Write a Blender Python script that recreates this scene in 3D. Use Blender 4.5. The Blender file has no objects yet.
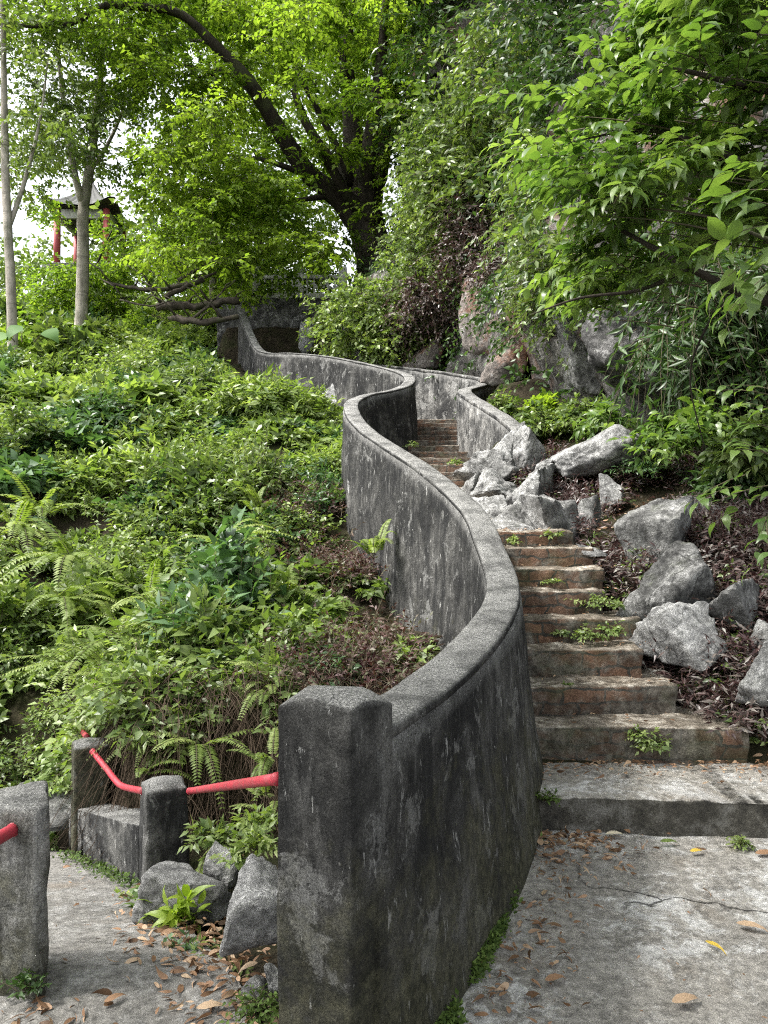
import bpy, bmesh, math, random
import numpy as np
from math import radians, sin, cos, pi

sc = bpy.context.scene
COL = sc.collection
F = 769.0
PITCH = radians(0.8)
EYE = 1.5

# ------------------------------------------------------------------ helpers
def P(px, py, D):
    """point at depth D (metres along +Y) seen at pixel (px, py) of the photograph: used to measure where things stand"""
    u = (px - 384) / F; v = (512 - py) / F
    fy, fz = cos(PITCH) - v * sin(PITCH), sin(PITCH) + v * cos(PITCH)
    t = D / fy
    return np.array([u * t, D, EYE + fz * t])

def _hash(ix, iy, iz, seed):
    h = (ix.astype(np.int64) * 374761393 + iy.astype(np.int64) * 668265263 + iz.astype(np.int64) * 2147483647 + seed * 974711) & 0xffffffff
    h = ((h ^ (h >> 13)) * 1274126177) & 0xffffffff
    h = (h ^ (h >> 16)) & 0xffffff
    return h / float(0xffffff)

def vnoise(p, seed=0):
    p = np.asarray(p, float); i = np.floor(p); f = p - i; f = f * f * (3 - 2 * f)
    i = i.astype(np.int64); r = 0
    for dx in (0, 1):
        for dy in (0, 1):
            for dz in (0, 1):
                w = (f[:, 0] if dx else 1 - f[:, 0]) * (f[:, 1] if dy else 1 - f[:, 1]) * (f[:, 2] if dz else 1 - f[:, 2])
                r = r + w * _hash(i[:, 0] + dx, i[:, 1] + dy, i[:, 2] + dz, seed)
    return r * 2 - 1

def fbm(p, seed=0, octv=4, gain=0.5):
    p = np.asarray(p, float); a, r = 1.0, 0
    for k in range(octv):
        r = r + a * vnoise(p * (2.03 ** k) + 17.3 * k, seed + k); a *= gain
    return r

def smooth(a, b, x):
    t = np.clip((x - a) / (b - a), 0, 1); return t * t * (3 - 2 * t)

def unit(v):
    return v / np.maximum(np.linalg.norm(v, axis=-1, keepdims=True), 1e-9)

def catmull(pts, step):
    pts = np.asarray(pts, float)
    q = np.vstack([2 * pts[0] - pts[1], pts, 2 * pts[-1] - pts[-2]])
    out = []
    for i in range(1, len(q) - 2):
        n = max(2, int(np.linalg.norm(q[i + 1] - q[i]) / step))
        for t in np.arange(n) / n:
            out.append(0.5 * ((2 * q[i]) + (-q[i - 1] + q[i + 1]) * t + (2 * q[i - 1] - 5 * q[i] + 4 * q[i + 1] - q[i + 2]) * t * t
                              + (-q[i - 1] + 3 * q[i] - 3 * q[i + 1] + q[i + 2]) * t ** 3))
    out.append(q[-2])
    return np.array(out)

def tag(o, label=None, cat=None, group=None, kind=None):
    if label: o['label'] = label
    if cat: o['category'] = cat
    if group: o['group'] = group
    if kind: o['kind'] = kind
    return o

def thing(name, label, cat, loc=(0, 0, 0), group=None):
    o = bpy.data.objects.new(name, None); COL.objects.link(o)
    o.location = [float(x) for x in loc]; o.empty_display_size = 0.1
    return tag(o, label, cat, group)

def link(name, me, mat=None, parent=None, loc=None, smooth_shade=None):
    o = bpy.data.objects.new(name, me); COL.objects.link(o)
    if mat is not None and not me.materials: me.materials.append(mat)
    if parent is not None:
        o.parent = parent
        o.location = [-x for x in parent.location]        # meshes are built in world coordinates
    if loc is not None: o.location = [float(x) for x in loc]
    return o

def mesh(name, V, faces, smooth_shade=True):
    me = bpy.data.meshes.new(name)
    me.from_pydata([tuple(map(float, v)) for v in V], [], [tuple(map(int, f)) for f in faces])
    if smooth_shade: me.polygons.foreach_set('use_smooth', [True] * len(me.polygons))
    me.update(); return me

def mesh_np(name, V, loops, sizes, tint=None, smooth_shade=False):
    me = bpy.data.meshes.new(name)
    V = np.ascontiguousarray(V, np.float32); loops = np.ascontiguousarray(loops, np.int32)
    sizes = np.asarray(sizes, np.int32)
    me.vertices.add(len(V)); me.vertices.foreach_set('co', V.ravel())
    me.loops.add(len(loops)); me.loops.foreach_set('vertex_index', loops)
    me.polygons.add(len(sizes)); st = np.zeros(len(sizes), np.int32); st[1:] = np.cumsum(sizes)[:-1]
    me.polygons.foreach_set('loop_start', st)
    try: me.polygons.foreach_set('loop_total', sizes)
    except Exception: pass
    if tint is not None:
        a = me.attributes.new('tint', 'FLOAT', 'POINT'); a.data.foreach_set('value', np.ascontiguousarray(tint, np.float32))
    me.update(calc_edges=True); me.validate()
    if smooth_shade: me.polygons.foreach_set('use_smooth', [True] * len(me.polygons))
    return me

def relative(V, loc): return V - np.asarray(loc, float)

def tube_arrays(pts, rad, n=8, seed=0, rough=0.0, close=True):
    pts = np.asarray(pts, float); rad = np.asarray(rad, float); m = len(pts)
    tan = unit(np.gradient(pts, axis=0))
    ref = np.array([0.31, 0.2, 0.93]); ref = np.where(np.abs(tan @ ref)[:, None] > 0.95, np.array([1.0, 0, 0]), ref)
    a = unit(np.cross(tan, ref)); b = np.cross(tan, a)
    th = np.arange(n) * 2 * pi / n
    ring = a[:, None] * np.cos(th)[None, :, None] + b[:, None] * np.sin(th)[None, :, None]
    r = rad[:, None] * np.ones((m, n))
    V = pts[:, None] + ring * r[..., None]
    if rough:
        d = fbm(V.reshape(-1, 3) * (0.9 / max(rad.max(), 0.02)), seed, 3).reshape(m, n)
        V = pts[:, None] + ring * (r * (1 + rough * d))[..., None]
    V = V.reshape(-1, 3); fs = []
    for i in range(m - 1):
        for j in range(n):
            k = (j + 1) % n
            fs.append((i * n + j, i * n + k, (i + 1) * n + k, (i + 1) * n + j))
    if close:
        fs.append(tuple(range(n - 1, -1, -1))); fs.append(tuple((m - 1) * n + j for j in range(n)))
    return V, fs

def tube(name, pts, rad, mat, parent=None, n=8, seed=0, rough=0.0, step=None):
    pts = np.asarray(pts, float); rad = np.asarray(rad, float)
    if step:
        d = catmull(np.column_stack([pts, rad]), step); pts, rad = d[:, :3], d[:, 3]
    V, fs = tube_arrays(pts, rad, n, seed, rough)
    return link(name, mesh(name, V, fs), mat, parent)

# ------------------------------------------------------------------ materials
class NT:
    def __init__(s, name):
        s.m = bpy.data.materials.new(name); s.m.use_nodes = True
        s.t = s.m.node_tree; s.t.nodes.clear()
        s.out = s.t.nodes.new('ShaderNodeOutputMaterial')
        s.pos = None
    def n(s, typ, **kw):
        nd = s.t.nodes.new(typ)
        for k, v in kw.items(): setattr(nd, k, v)
        return nd
    def l(s, a, b): s.t.links.new(a, b)
    def setin(s, sock, v):
        if hasattr(v, 'is_output') or hasattr(v, 'links'): s.l(v, sock)
        elif isinstance(v, (tuple, list)):
            sock.default_value = tuple(v) + (1,) if len(v) == 3 and sock.type == 'RGBA' else tuple(v)
        else: sock.default_value = v
    def position(s, scale=(1, 1, 1)):
        if s.pos is None: s.pos = s.n('ShaderNodeNewGeometry').outputs['Position']
        if scale == (1, 1, 1): return s.pos
        vm = s.n('ShaderNodeVectorMath', operation='MULTIPLY'); s.l(s.pos, vm.inputs[0]); vm.inputs[1].default_value = scale
        return vm.outputs[0]
    def noise(s, scale, detail=5, rough=0.6, vec=None, stretch=(1, 1, 1), dist=0.0):
        nd = s.n('ShaderNodeTexNoise'); nd.inputs['Scale'].default_value = scale; nd.inputs['Detail'].default_value = detail
        nd.inputs['Roughness'].default_value = rough; nd.inputs['Distortion'].default_value = dist
        s.l(vec if vec is not None else s.position(stretch), nd.inputs['Vector']); return nd.outputs['Fac']
    def voro(s, scale, feature='F1', vec=None, rand=1.0):
        nd = s.n('ShaderNodeTexVoronoi', feature=feature); nd.inputs['Scale'].default_value = scale; nd.inputs['Randomness'].default_value = rand
        s.l(vec if vec is not None else s.position(), nd.inputs['Vector']); return nd.outputs[0]
    def ramp(s, fac, stops, interp='LINEAR'):
        nd = s.n('ShaderNodeValToRGB'); nd.color_ramp.interpolation = interp; e = nd.color_ramp.elements
        while len(e) < len(stops): e.new(0.5)
        for el, (p, c) in zip(e, stops):
            el.position = p; el.color = (tuple(c) + (1,)) if isinstance(c, (tuple, list)) else (c, c, c, 1)
        s.l(fac, nd.inputs[0]); return nd.outputs[0]
    def mix(s, fac, a, b, blend='MIX'):
        nd = s.n('ShaderNodeMix', data_type='RGBA', blend_type=blend)
        s.setin(nd.inputs[0], fac); s.setin(nd.inputs[6], a); s.setin(nd.inputs[7], b); return nd.outputs[2]
    def math(s, op, a, b=0.0):
        nd = s.n('ShaderNodeMath', operation=op); s.setin(nd.inputs[0], a); s.setin(nd.inputs[1], b); return nd.outputs[0]
    def map(s, v, a, b, c=0.0, d=1.0):
        nd = s.n('ShaderNodeMapRange'); s.setin(nd.inputs[0], v)
        for i, x in enumerate((a, b, c, d)): nd.inputs[i + 1].default_value = x
        return nd.outputs[0]
    def warp(s, amount, scale):
        nd = s.n('ShaderNodeTexNoise'); nd.inputs['Scale'].default_value = scale; nd.inputs['Detail'].default_value = 3
        s.l(s.position(), nd.inputs['Vector'])
        v = s.n('ShaderNodeVectorMath', operation='SCALE'); s.l(nd.outputs['Color'], v.inputs[0]); v.inputs['Scale'].default_value = amount
        w = s.n('ShaderNodeVectorMath', operation='ADD'); s.l(s.position(), w.inputs[0]); s.l(v.outputs[0], w.inputs[1]); return w.outputs[0]
    def sep(s, vec=None):
        nd = s.n('ShaderNodeSeparateXYZ'); s.l(vec if vec is not None else s.position(), nd.inputs[0]); return nd.outputs
    def normal_z(s):
        g = s.n('ShaderNodeNewGeometry'); nd = s.n('ShaderNodeSeparateXYZ'); s.l(g.outputs['Normal'], nd.inputs[0]); return nd.outputs[2]
    def bump(s, h, strength=0.5, dist=0.02, prev=None):
        nd = s.n('ShaderNodeBump'); nd.inputs['Strength'].default_value = strength; nd.inputs['Distance'].default_value = dist
        s.l(h, nd.inputs['Height'])
        if prev is not None: s.l(prev, nd.inputs['Normal'])
        return nd.outputs[0]
    def principled(s, color, rough=0.85, normal=None, spec=0.3):
        b = s.n('ShaderNodeBsdfPrincipled'); s.setin(b.inputs['Base Color'], color); s.setin(b.inputs['Roughness'], rough)
        b.inputs['Specular IOR Level'].default_value = spec
        if normal is not None: s.l(normal, b.inputs['Normal'])
        return b
    def done(s, shader): s.l(shader.outputs[0], s.out.inputs[0]); return s.m

def mat_concrete_wall(name='weathered_concrete', light=1.0, moss=True):
    k = NT(name); L = light
    w = k.warp(0.22, 5)
    big = k.noise(2.0, 8, 0.68, vec=w); fine = k.noise(170, 3, 0.8); mid = k.noise(16, 9, 0.78)
    c = k.ramp(big, [(0.38, (0.011 * L, 0.0112 * L, 0.0115 * L)), (0.48, (0.028 * L, 0.028 * L, 0.027 * L)), (0.58, (0.07 * L, 0.069 * L, 0.065 * L)), (0.68, (0.135 * L, 0.133 * L, 0.125 * L))])
    c = k.mix(0.75, c, k.ramp(mid, [(0.38, 0.4), (0.62, 1.7)]), 'MULTIPLY')
    # grey lime wash running down in uneven drips
    st = k.ramp(k.noise(13.0, 6, 0.68, stretch=(1, 1, 0.16), dist=0.8), [(0.53, 0.0), (0.66, 1.0)])
    st = k.math('MULTIPLY', st, k.ramp(k.noise(1.8, 4), [(0.42, 0.0), (0.6, 1.0)]))
    c = k.mix(k.math('MULTIPLY', st, 0.6), c, (0.17 * L, 0.168 * L, 0.16 * L))
    ds = k.ramp(k.noise(6.0, 8, 0.7, stretch=(1.2, 1.2, 0.13), dist=0.5), [(0.50, 0.0), (0.60, 1.0)])
    c = k.mix(k.math('MULTIPLY', ds, 0.8), c, (0.011, 0.0115, 0.012))
    # spalled pale patches and white lime flecks
    pa = k.ramp(k.noise(3.6, 9, 0.7, vec=k.warp(0.3, 7)), [(0.565, 0.0), (0.60, 1.0)])
    c = k.mix(k.math('MULTIPLY', pa, 0.7), c, k.mix(mid, (0.1 * L, 0.1 * L, 0.096 * L), (0.26, 0.26, 0.25)))
    wd = k.ramp(k.noise(24, 6, 0.72, stretch=(1, 1, 0.3), dist=0.5), [(0.62, 0.0), (0.66, 1.0)])
    c = k.mix(k.math('MULTIPLY', wd, 0.75), c, (0.4, 0.4, 0.385))
    if moss:
        z = k.sep()[2]
        low = k.map(k.math('ADD', z, k.map(k.noise(5, 7, 0.75), 0.35, 0.65, -0.4, 0.35)), 0.6, 0.0)
        c = k.mix(k.math('MULTIPLY', low, 0.6), c, k.ramp(k.noise(26, 6, 0.7), [(0.38, (0.03, 0.032, 0.014)), (0.62, (0.13, 0.125, 0.075))]))
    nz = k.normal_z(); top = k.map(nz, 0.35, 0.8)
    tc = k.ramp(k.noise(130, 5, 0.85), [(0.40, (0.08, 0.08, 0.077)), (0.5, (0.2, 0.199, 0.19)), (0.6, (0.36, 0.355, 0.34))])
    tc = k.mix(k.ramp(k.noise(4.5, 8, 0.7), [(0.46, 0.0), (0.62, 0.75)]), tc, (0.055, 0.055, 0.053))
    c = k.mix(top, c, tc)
    c = k.mix(0.5, c, k.ramp(fine, [(0.38, 0.3), (0.5, 0.9), (0.62, 1.9)]), 'MULTIPLY')
    ck = k.voro(1.5, 'DISTANCE_TO_EDGE', vec=k.warp(0.5, 4.5))
    ckm = k.math('MULTIPLY', k.ramp(ck, [(0.0, 1.0), (0.005, 0.0)]), k.ramp(k.noise(1.3, 3), [(0.52, 0.0), (0.6, 1.0)]))
    c = k.mix(k.math('MULTIPLY', ckm, 0.8), c, (0.01, 0.01, 0.01))
    h = k.math('ADD', k.noise(75, 6, 0.8), k.math('MULTIPLY', pa, -0.6))
    h = k.math('ADD', h, k.math('MULTIPLY', k.ramp(k.voro(60), [(0.0, 0.0), (0.22, 1.0)]), 0.25))
    nb = k.bump(h, 0.9, 0.014); nb = k.bump(mid, 0.6, 0.03, nb); nb = k.bump(big, 0.5, 0.06, nb)
    return k.done(k.principled(c, 0.92, nb, 0.22))

def mat_pavement(name, base=(0.27, 0.265, 0.255), white=0.8, cracks=True, side=False):
    k = NT(name)
    big = k.noise(0.9, 6, 0.65); mid = k.noise(7, 9, 0.78); fine = k.noise(190, 3, 0.8)
    c = k.ramp(mid, [(0.3, tuple(x * 0.62 for x in base)), (0.5, base), (0.7, tuple(x * 1.2 for x in base))])
    c = k.mix(k.ramp(big, [(0.35, 0.75), (0.52, 0.0)]), c, tuple(x * 0.58 for x in base))
    w = k.ramp(k.noise(3.4, 10, 0.82, vec=k.warp(0.3, 4)), [(0.49, 0.0), (0.57, 1.0)])
    w = k.math('MULTIPLY', w, k.ramp(k.noise(1.1, 4), [(0.4, 0.25), (0.56, 1.0)]))
    c = k.mix(k.math('MULTIPLY', w, white), c, (0.52, 0.52, 0.51))
    dk = k.ramp(k.noise(5.5, 8, 0.75), [(0.58, 0.0), (0.72, 0.8)])
    c = k.mix(dk, c, (0.085, 0.08, 0.072))
    br = k.ramp(k.noise(2.1, 6, 0.7), [(0.55, 0.0), (0.72, 0.5)])
    c = k.mix(br, c, (0.16, 0.125, 0.09))
    sp = k.ramp(k.noise(28, 7, 0.78), [(0.36, 0.55), (0.64, 1.5)])
    c = k.mix(0.8, c, sp, 'MULTIPLY')
    c = k.mix(0.45, c, k.ramp(fine, [(0.38, 0.4), (0.5, 0.95), (0.62, 1.65)]), 'MULTIPLY')
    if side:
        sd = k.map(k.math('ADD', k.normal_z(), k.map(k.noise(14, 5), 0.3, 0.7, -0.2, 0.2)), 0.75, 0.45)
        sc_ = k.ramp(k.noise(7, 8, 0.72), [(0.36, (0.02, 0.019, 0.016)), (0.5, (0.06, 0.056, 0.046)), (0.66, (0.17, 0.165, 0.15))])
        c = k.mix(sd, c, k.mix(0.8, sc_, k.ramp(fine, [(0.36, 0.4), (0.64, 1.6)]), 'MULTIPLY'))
    h = k.noise(95, 5, 0.8)
    nb = k.bump(h, 0.6, 0.01); nb = k.bump(mid, 0.35, 0.03, nb)
    if cracks:
        e = k.voro(0.85, 'DISTANCE_TO_EDGE', vec=k.warp(0.45, 2.6))
        cm = k.ramp(k.math('ADD', e, k.map(k.noise(40, 4), .3, .7, -.004, .004)), [(0.0, 1.0), (0.005, 0.0)])
        cm = k.math('MULTIPLY', cm, k.ramp(k.noise(1.0, 2), [(0.44, 0.0), (0.52, 1.0)]))
        c = k.mix(k.math('MULTIPLY', cm, 0.85), c, (0.03, 0.028, 0.025))
        nb = k.bump(k.math('MULTIPLY', cm, -1.0), 0.9, 0.02, nb)
    return k.done(k.principled(c, 0.9, nb, 0.3))

def mat_step(name='brick_step'):
    k = NT(name)
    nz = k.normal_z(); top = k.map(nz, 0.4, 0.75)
    # irregular brick and rubble courses on the riser
    x, y, z = k.sep(k.warp(0.09, 8))
    cmb = k.n('ShaderNodeCombineXYZ'); k.l(k.math('ADD', x, k.math('MULTIPLY', y, 0.7)), cmb.inputs[0]); k.l(z, cmb.inputs[1])
    b = k.n('ShaderNodeTexBrick'); k.l(cmb.outputs[0], b.inputs['Vector']); b.inputs['Scale'].default_value = 1.0
    b.inputs['Brick Width'].default_value = 0.2; b.inputs['Row Height'].default_value = 0.08; b.offset = 0.43; b.squash = 1.3; b.squash_frequency = 3; b.inputs['Mortar Size'].default_value = 0.008
    b.inputs['Color1'].default_value = (0.15, 0.085, 0.055, 1); b.inputs['Color2'].default_value = (0.08, 0.055, 0.04, 1); b.inputs['Mortar'].default_value = (0.045, 0.042, 0.036, 1)
    r = k.mix(k.ramp(k.noise(4.5, 7, 0.7), [(0.44, 0.0), (0.58, 0.9)]), b.outputs[0], k.ramp(k.noise(14, 5), [(0.35, (0.028, 0.026, 0.022)), (0.65, (0.15, 0.14, 0.12))]))
    r = k.mix(k.ramp(k.noise(3.2, 5), [(0.52, 0.0), (0.68, 0.5)]), r, (0.05, 0.056, 0.025))
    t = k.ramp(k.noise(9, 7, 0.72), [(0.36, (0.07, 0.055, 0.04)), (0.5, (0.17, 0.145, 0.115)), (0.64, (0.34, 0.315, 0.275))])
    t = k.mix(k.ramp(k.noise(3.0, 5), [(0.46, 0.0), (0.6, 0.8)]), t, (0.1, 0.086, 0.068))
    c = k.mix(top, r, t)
    c = k.mix(0.8, c, k.ramp(k.noise(18, 6, 0.75), [(0.36, 0.5), (0.64, 1.5)]), 'MULTIPLY')
    c = k.mix(0.5, c, k.ramp(k.noise(170, 3, 0.8), [(0.38, 0.35), (0.62, 1.7)]), 'MULTIPLY')
    nb = k.bump(b.outputs[1], -0.5, 0.012); nb = k.bump(k.noise(28, 6, 0.75), 0.8, 0.02, nb)
    return k.done(k.principled(c, 0.93, nb, 0.2))

def mat_rock(name, dark=(0.028, 0.028, 0.027), mid=(0.15, 0.15, 0.145), light=(0.33, 0.33, 0.32), stain=None, scale=1.0):
    k = NT(name)
    w = k.warp(0.35 / scale, 2.2 * scale)
    n1 = k.noise(3.2 * scale, 8, 0.72, vec=w); n2 = k.noise(22 * scale, 6, 0.75)
    c = k.ramp(n1, [(0.33, dark), (0.5, mid), (0.68, light)])
    ve = k.ramp(k.voro(2.6 * scale, 'DISTANCE_TO_EDGE', vec=k.warp(0.5 / scale, 3 * scale)), [(0.0, 1.0), (0.03, 0.0)])
    ve = k.math('MULTIPLY', ve, k.ramp(k.noise(1.7 * scale, 3), [(0.45, 0.0), (0.6, 1.0)]))
    c = k.mix(k.math('MULTIPLY', ve, 0.8), c, tuple(x * 0.5 for x in dark))
    wv = k.ramp(k.noise(4.5 * scale, 5, 0.6, stretch=(1, 1.7, 0.6), dist=1.2), [(0.60, 0.0), (0.64, 1.0), (0.68, 0.0)])
    c = k.mix(k.math('MULTIPLY', wv, 0.5), c, (0.5, 0.5, 0.49))
    if stain: c = k.mix(k.ramp(k.noise(1.8 * scale, 5, 0.65), [(0.5, 0.0), (0.62, 0.85)]), c, stain)
    nz = k.normal_z()
    c = k.mix(k.math('MULTIPLY', k.map(nz, 0.1, 0.9), k.ramp(k.noise(6 * scale, 5, 0.7), [(0.56, 0.0), (0.7, 0.45)])), c, (0.07, 0.085, 0.035))
    c = k.mix(0.85, c, k.ramp(n2, [(0.36, 0.4), (0.64, 1.6)]), 'MULTIPLY')
    c = k.mix(0.35, c, k.ramp(k.noise(170, 3, 0.8), [(0.38, 0.4), (0.62, 1.6)]), 'MULTIPLY')
    nb = k.bump(k.noise(30 * scale, 7, 0.8), 1.0, 0.03); nb = k.bump(n1, 0.7, 0.08 / scale, nb)
    return k.done(k.principled(c, 0.88, nb, 0.3))

def mat_soil(name='soil'):
    k = NT(name)
    c = k.ramp(k.noise(5, 8, 0.75), [(0.3, (0.012, 0.01, 0.007)), (0.52, (0.034, 0.028, 0.018)), (0.72, (0.09, 0.07, 0.048))])
    c = k.mix(k.ramp(k.noise(1.2, 5), [(0.45, 0.0), (0.6, 0.8)]), c, (0.025, 0.032, 0.01))
    nb = k.bump(k.noise(22, 7, 0.75), 1.0, 0.05)
    return k.done(k.principled(c, 0.97, nb, 0.1))

def mat_leaf(name, cols, trans=0.35, rough=0.42, spec=0.4, patch=0.35, tcol=None):
    k = NT(name)
    a = k.n('ShaderNodeAttribute', attribute_name='tint')
    n = len(cols); c = k.ramp(a.outputs['Fac'], [(i / max(n - 1, 1), col) for i, col in enumerate(cols)])
    if patch: c = k.mix(patch, c, k.ramp(k.noise(1.1, 3), [(0.3, (0.6, 0.68, 0.6)), (0.7, (1.35, 1.25, 1.1))]), 'MULTIPLY')
    b = k.principled(c, rough, None, spec)
    if trans <= 0: return k.done(b)
    t = k.n('ShaderNodeBsdfTranslucent'); tc = k.mix(1.0, c, tcol or (1.4, 1.5, 0.62), 'MULTIPLY'); k.l(tc, t.inputs['Color'])
    m = k.n('ShaderNodeMixShader'); m.inputs[0].default_value = trans; k.l(b.outputs[0], m.inputs[1]); k.l(t.outputs[0], m.inputs[2])
    return k.done(m)

def mat_bark(name, dark, light, scale=1.0, rings=False):
    k = NT(name)
    c = k.ramp(k.noise(6 * scale, 7, 0.7, stretch=(1, 1, 0.25)), [(0.3, dark), (0.68, light)])
    if rings: c = k.mix(k.ramp(k.noise(5, 3, 0.5, stretch=(0.3, 0.3, 1.6)), [(0.6, 0.0), (0.66, 0.7)]), c, dark)
    c = k.mix(k.ramp(k.noise(2.2, 4), [(0.52, 0.0), (0.68, 0.6)]), c, (0.06, 0.07, 0.03))
    nb = k.bump(k.noise(14 * scale, 6, 0.75, stretch=(1, 1, 0.3)), 0.8, 0.04)
    return k.done(k.principled(c, 0.92, nb, 0.2))

def mat_plain(name, col, rough=0.6, var=0.3, scale=12, bump=0.2, spec=0.4):
    k = NT(name)
    c = k.mix(1.0, col, k.ramp(k.noise(scale, 6, 0.7), [(0.3, 1 - var), (0.7, 1 + var)]), 'MULTIPLY')
    nb = k.bump(k.noise(scale * 3, 5, 0.7), bump, 0.01)
    return k.done(k.principled(c, rough, nb, spec))

def mat_paint():
    k = NT('red_paint')
    c = k.mix(k.ramp(k.noise(9, 6, 0.7), [(0.42, 0.0), (0.62, 0.85)]), (0.36, 0.028, 0.045), (0.24, 0.05, 0.055))
    c = k.mix(k.ramp(k.noise(45, 5, 0.7), [(0.6, 0.0), (0.66, 0.85)]), c, (0.12, 0.06, 0.045))
    return k.done(k.principled(c, 0.5, k.bump(k.noise(60, 4), 0.25, 0.004), 0.4))

M = {}
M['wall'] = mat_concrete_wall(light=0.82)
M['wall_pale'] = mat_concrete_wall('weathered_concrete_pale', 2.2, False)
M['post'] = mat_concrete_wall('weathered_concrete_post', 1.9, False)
M['pave'] = mat_pavement('concrete_pavement', (0.23, 0.217, 0.196), 0.68)
M['path'] = mat_pavement('grey_path', (0.165, 0.158, 0.146), 0.25, False)
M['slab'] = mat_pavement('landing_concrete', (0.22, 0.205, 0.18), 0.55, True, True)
M['step'] = mat_step()
M['rock'] = mat_rock('grey_limestone')
M['rock_pale'] = mat_rock('pale_limestone', (0.06, 0.06, 0.06), (0.25, 0.25, 0.245), (0.46, 0.46, 0.45))
M['rock_white'] = mat_rock('white_limestone', (0.04, 0.04, 0.04), (0.22, 0.22, 0.213), (0.5, 0.5, 0.49), None, 1.6)
M['rock_face'] = mat_rock('broken_limestone', (0.015, 0.015, 0.015), (0.085, 0.085, 0.082), (0.34, 0.34, 0.33), None, 1.3)
M['rock_dark'] = mat_rock('dark_limestone', (0.02, 0.02, 0.02), (0.075, 0.074, 0.072), (0.24, 0.235, 0.23))
M['rock_red'] = mat_rock('ochre_limestone', (0.04, 0.035, 0.032), (0.16, 0.14, 0.125), (0.36, 0.34, 0.32), (0.2, 0.085, 0.045), 0.8)
M['cliff'] = mat_rock('cliff_limestone', (0.025, 0.024, 0.022), (0.09, 0.085, 0.078), (0.3, 0.29, 0.27), (0.12, 0.06, 0.035), 0.55)
M['soil'] = mat_soil()
M['bark'] = mat_bark('dark_bark', (0.012, 0.01, 0.008), (0.055, 0.045, 0.035))
M['bark_pale'] = mat_bark('pale_bark', (0.17, 0.155, 0.13), (0.46, 0.42, 0.36), 0.8, True)
M['twig'] = mat_plain('green_brown_stem', (0.06, 0.05, 0.025), 0.8)
M['drytwig'] = mat_plain('dry_stem', (0.17, 0.14, 0.1), 0.9)
M['log'] = mat_bark('rotting_wood', (0.016, 0.013, 0.01), (0.09, 0.075, 0.06))
M['paint'] = mat_paint()
G = mat_leaf
M['lf_light'] = G('light_green_leaf', [(0.055, 0.082, 0.02), (0.115, 0.175, 0.048), (0.2, 0.27, 0.085), (0.34, 0.39, 0.18)], 0.4, 0.42, 0.4)
M['lf_mid'] = G('mid_green_leaf', [(0.034, 0.062, 0.02), (0.088, 0.14, 0.042), (0.15, 0.205, 0.066), (0.235, 0.285, 0.12)], 0.36, 0.38, 0.45)
M['lf_blue'] = G('blue_green_leaf', [(0.03, 0.065, 0.026), (0.07, 0.135, 0.055), (0.125, 0.21, 0.095)], 0.32, 0.4, 0.45)
M['lf_dark'] = G('dark_green_leaf', [(0.018, 0.04, 0.013), (0.042, 0.085, 0.024), (0.08, 0.135, 0.042)], 0.3, 0.4, 0.45)
M['lf_tree'] = G('tree_leaf', [(0.06, 0.11, 0.014), (0.12, 0.2, 0.028), (0.19, 0.275, 0.042), (0.26, 0.34, 0.065)], 0.5, 0.45, 0.3)
M['lf_taro'] = G('taro_leaf', [(0.07, 0.14, 0.04), (0.12, 0.21, 0.06)], 0.3, 0.6, 0.15)
M['lf_shrub'] = G('broad_leaf', [(0.035, 0.085, 0.018), (0.08, 0.142, 0.034), (0.135, 0.205, 0.055), (0.21, 0.285, 0.1)], 0.42, 0.36, 0.45, 0.25)
M['lf_lime'] = G('lime_leaf', [(0.12, 0.2, 0.02), (0.2, 0.29, 0.035), (0.28, 0.36, 0.06)], 0.45, 0.4, 0.4)
M['lf_fern'] = G('fern_leaf', [(0.08, 0.12, 0.025), (0.15, 0.21, 0.05), (0.27, 0.32, 0.11)], 0.42, 0.5, 0.3)
M['lf_purple'] = G('purple_leaf', [(0.02, 0.011, 0.012), (0.045, 0.024, 0.025), (0.075, 0.048, 0.045), (0.13, 0.115, 0.105), (0.27, 0.265, 0.25)], 0.15, 0.4, 0.45, 0.3, (1.3, 0.7, 0.7))
M['lf_red'] = G('reddish_leaf', [(0.03, 0.014, 0.016), (0.065, 0.03, 0.032), (0.1, 0.06, 0.055), (0.06, 0.085, 0.03), (0.14, 0.12, 0.1)], 0.2, 0.5, 0.3, 0.3, (1.3, 0.8, 0.6))
M['lf_dry'] = G('dry_leaf', [(0.07, 0.04, 0.022), (0.16, 0.09, 0.05), (0.27, 0.16, 0.095), (0.38, 0.28, 0.19)], 0.1, 0.6, 0.3, 0.2, (1.2, 1, 0.7))
M['lf_yellow'] = G('yellow_leaf', [(0.5, 0.34, 0.05), (0.55, 0.4, 0.07)], 0.1, 0.5, 0.3, 0.0, (1, 1, 1))
M['lf_cream'] = G('cream_leaf', [(0.5, 0.44, 0.32), (0.56, 0.5, 0.38)], 0.1, 0.5, 0.3, 0.0, (1, 1, 1))
M['moss'] = G('moss_green', [(0.03, 0.055, 0.012), (0.06, 0.1, 0.02), (0.1, 0.15, 0.035)], 0.2, 0.7, 0.2)
M['roots'] = G('dead_fibre', [(0.03, 0.022, 0.016), (0.075, 0.055, 0.04), (0.15, 0.115, 0.085)], 0.05, 0.9, 0.1, 0.2, (1, 1, 1))

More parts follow.
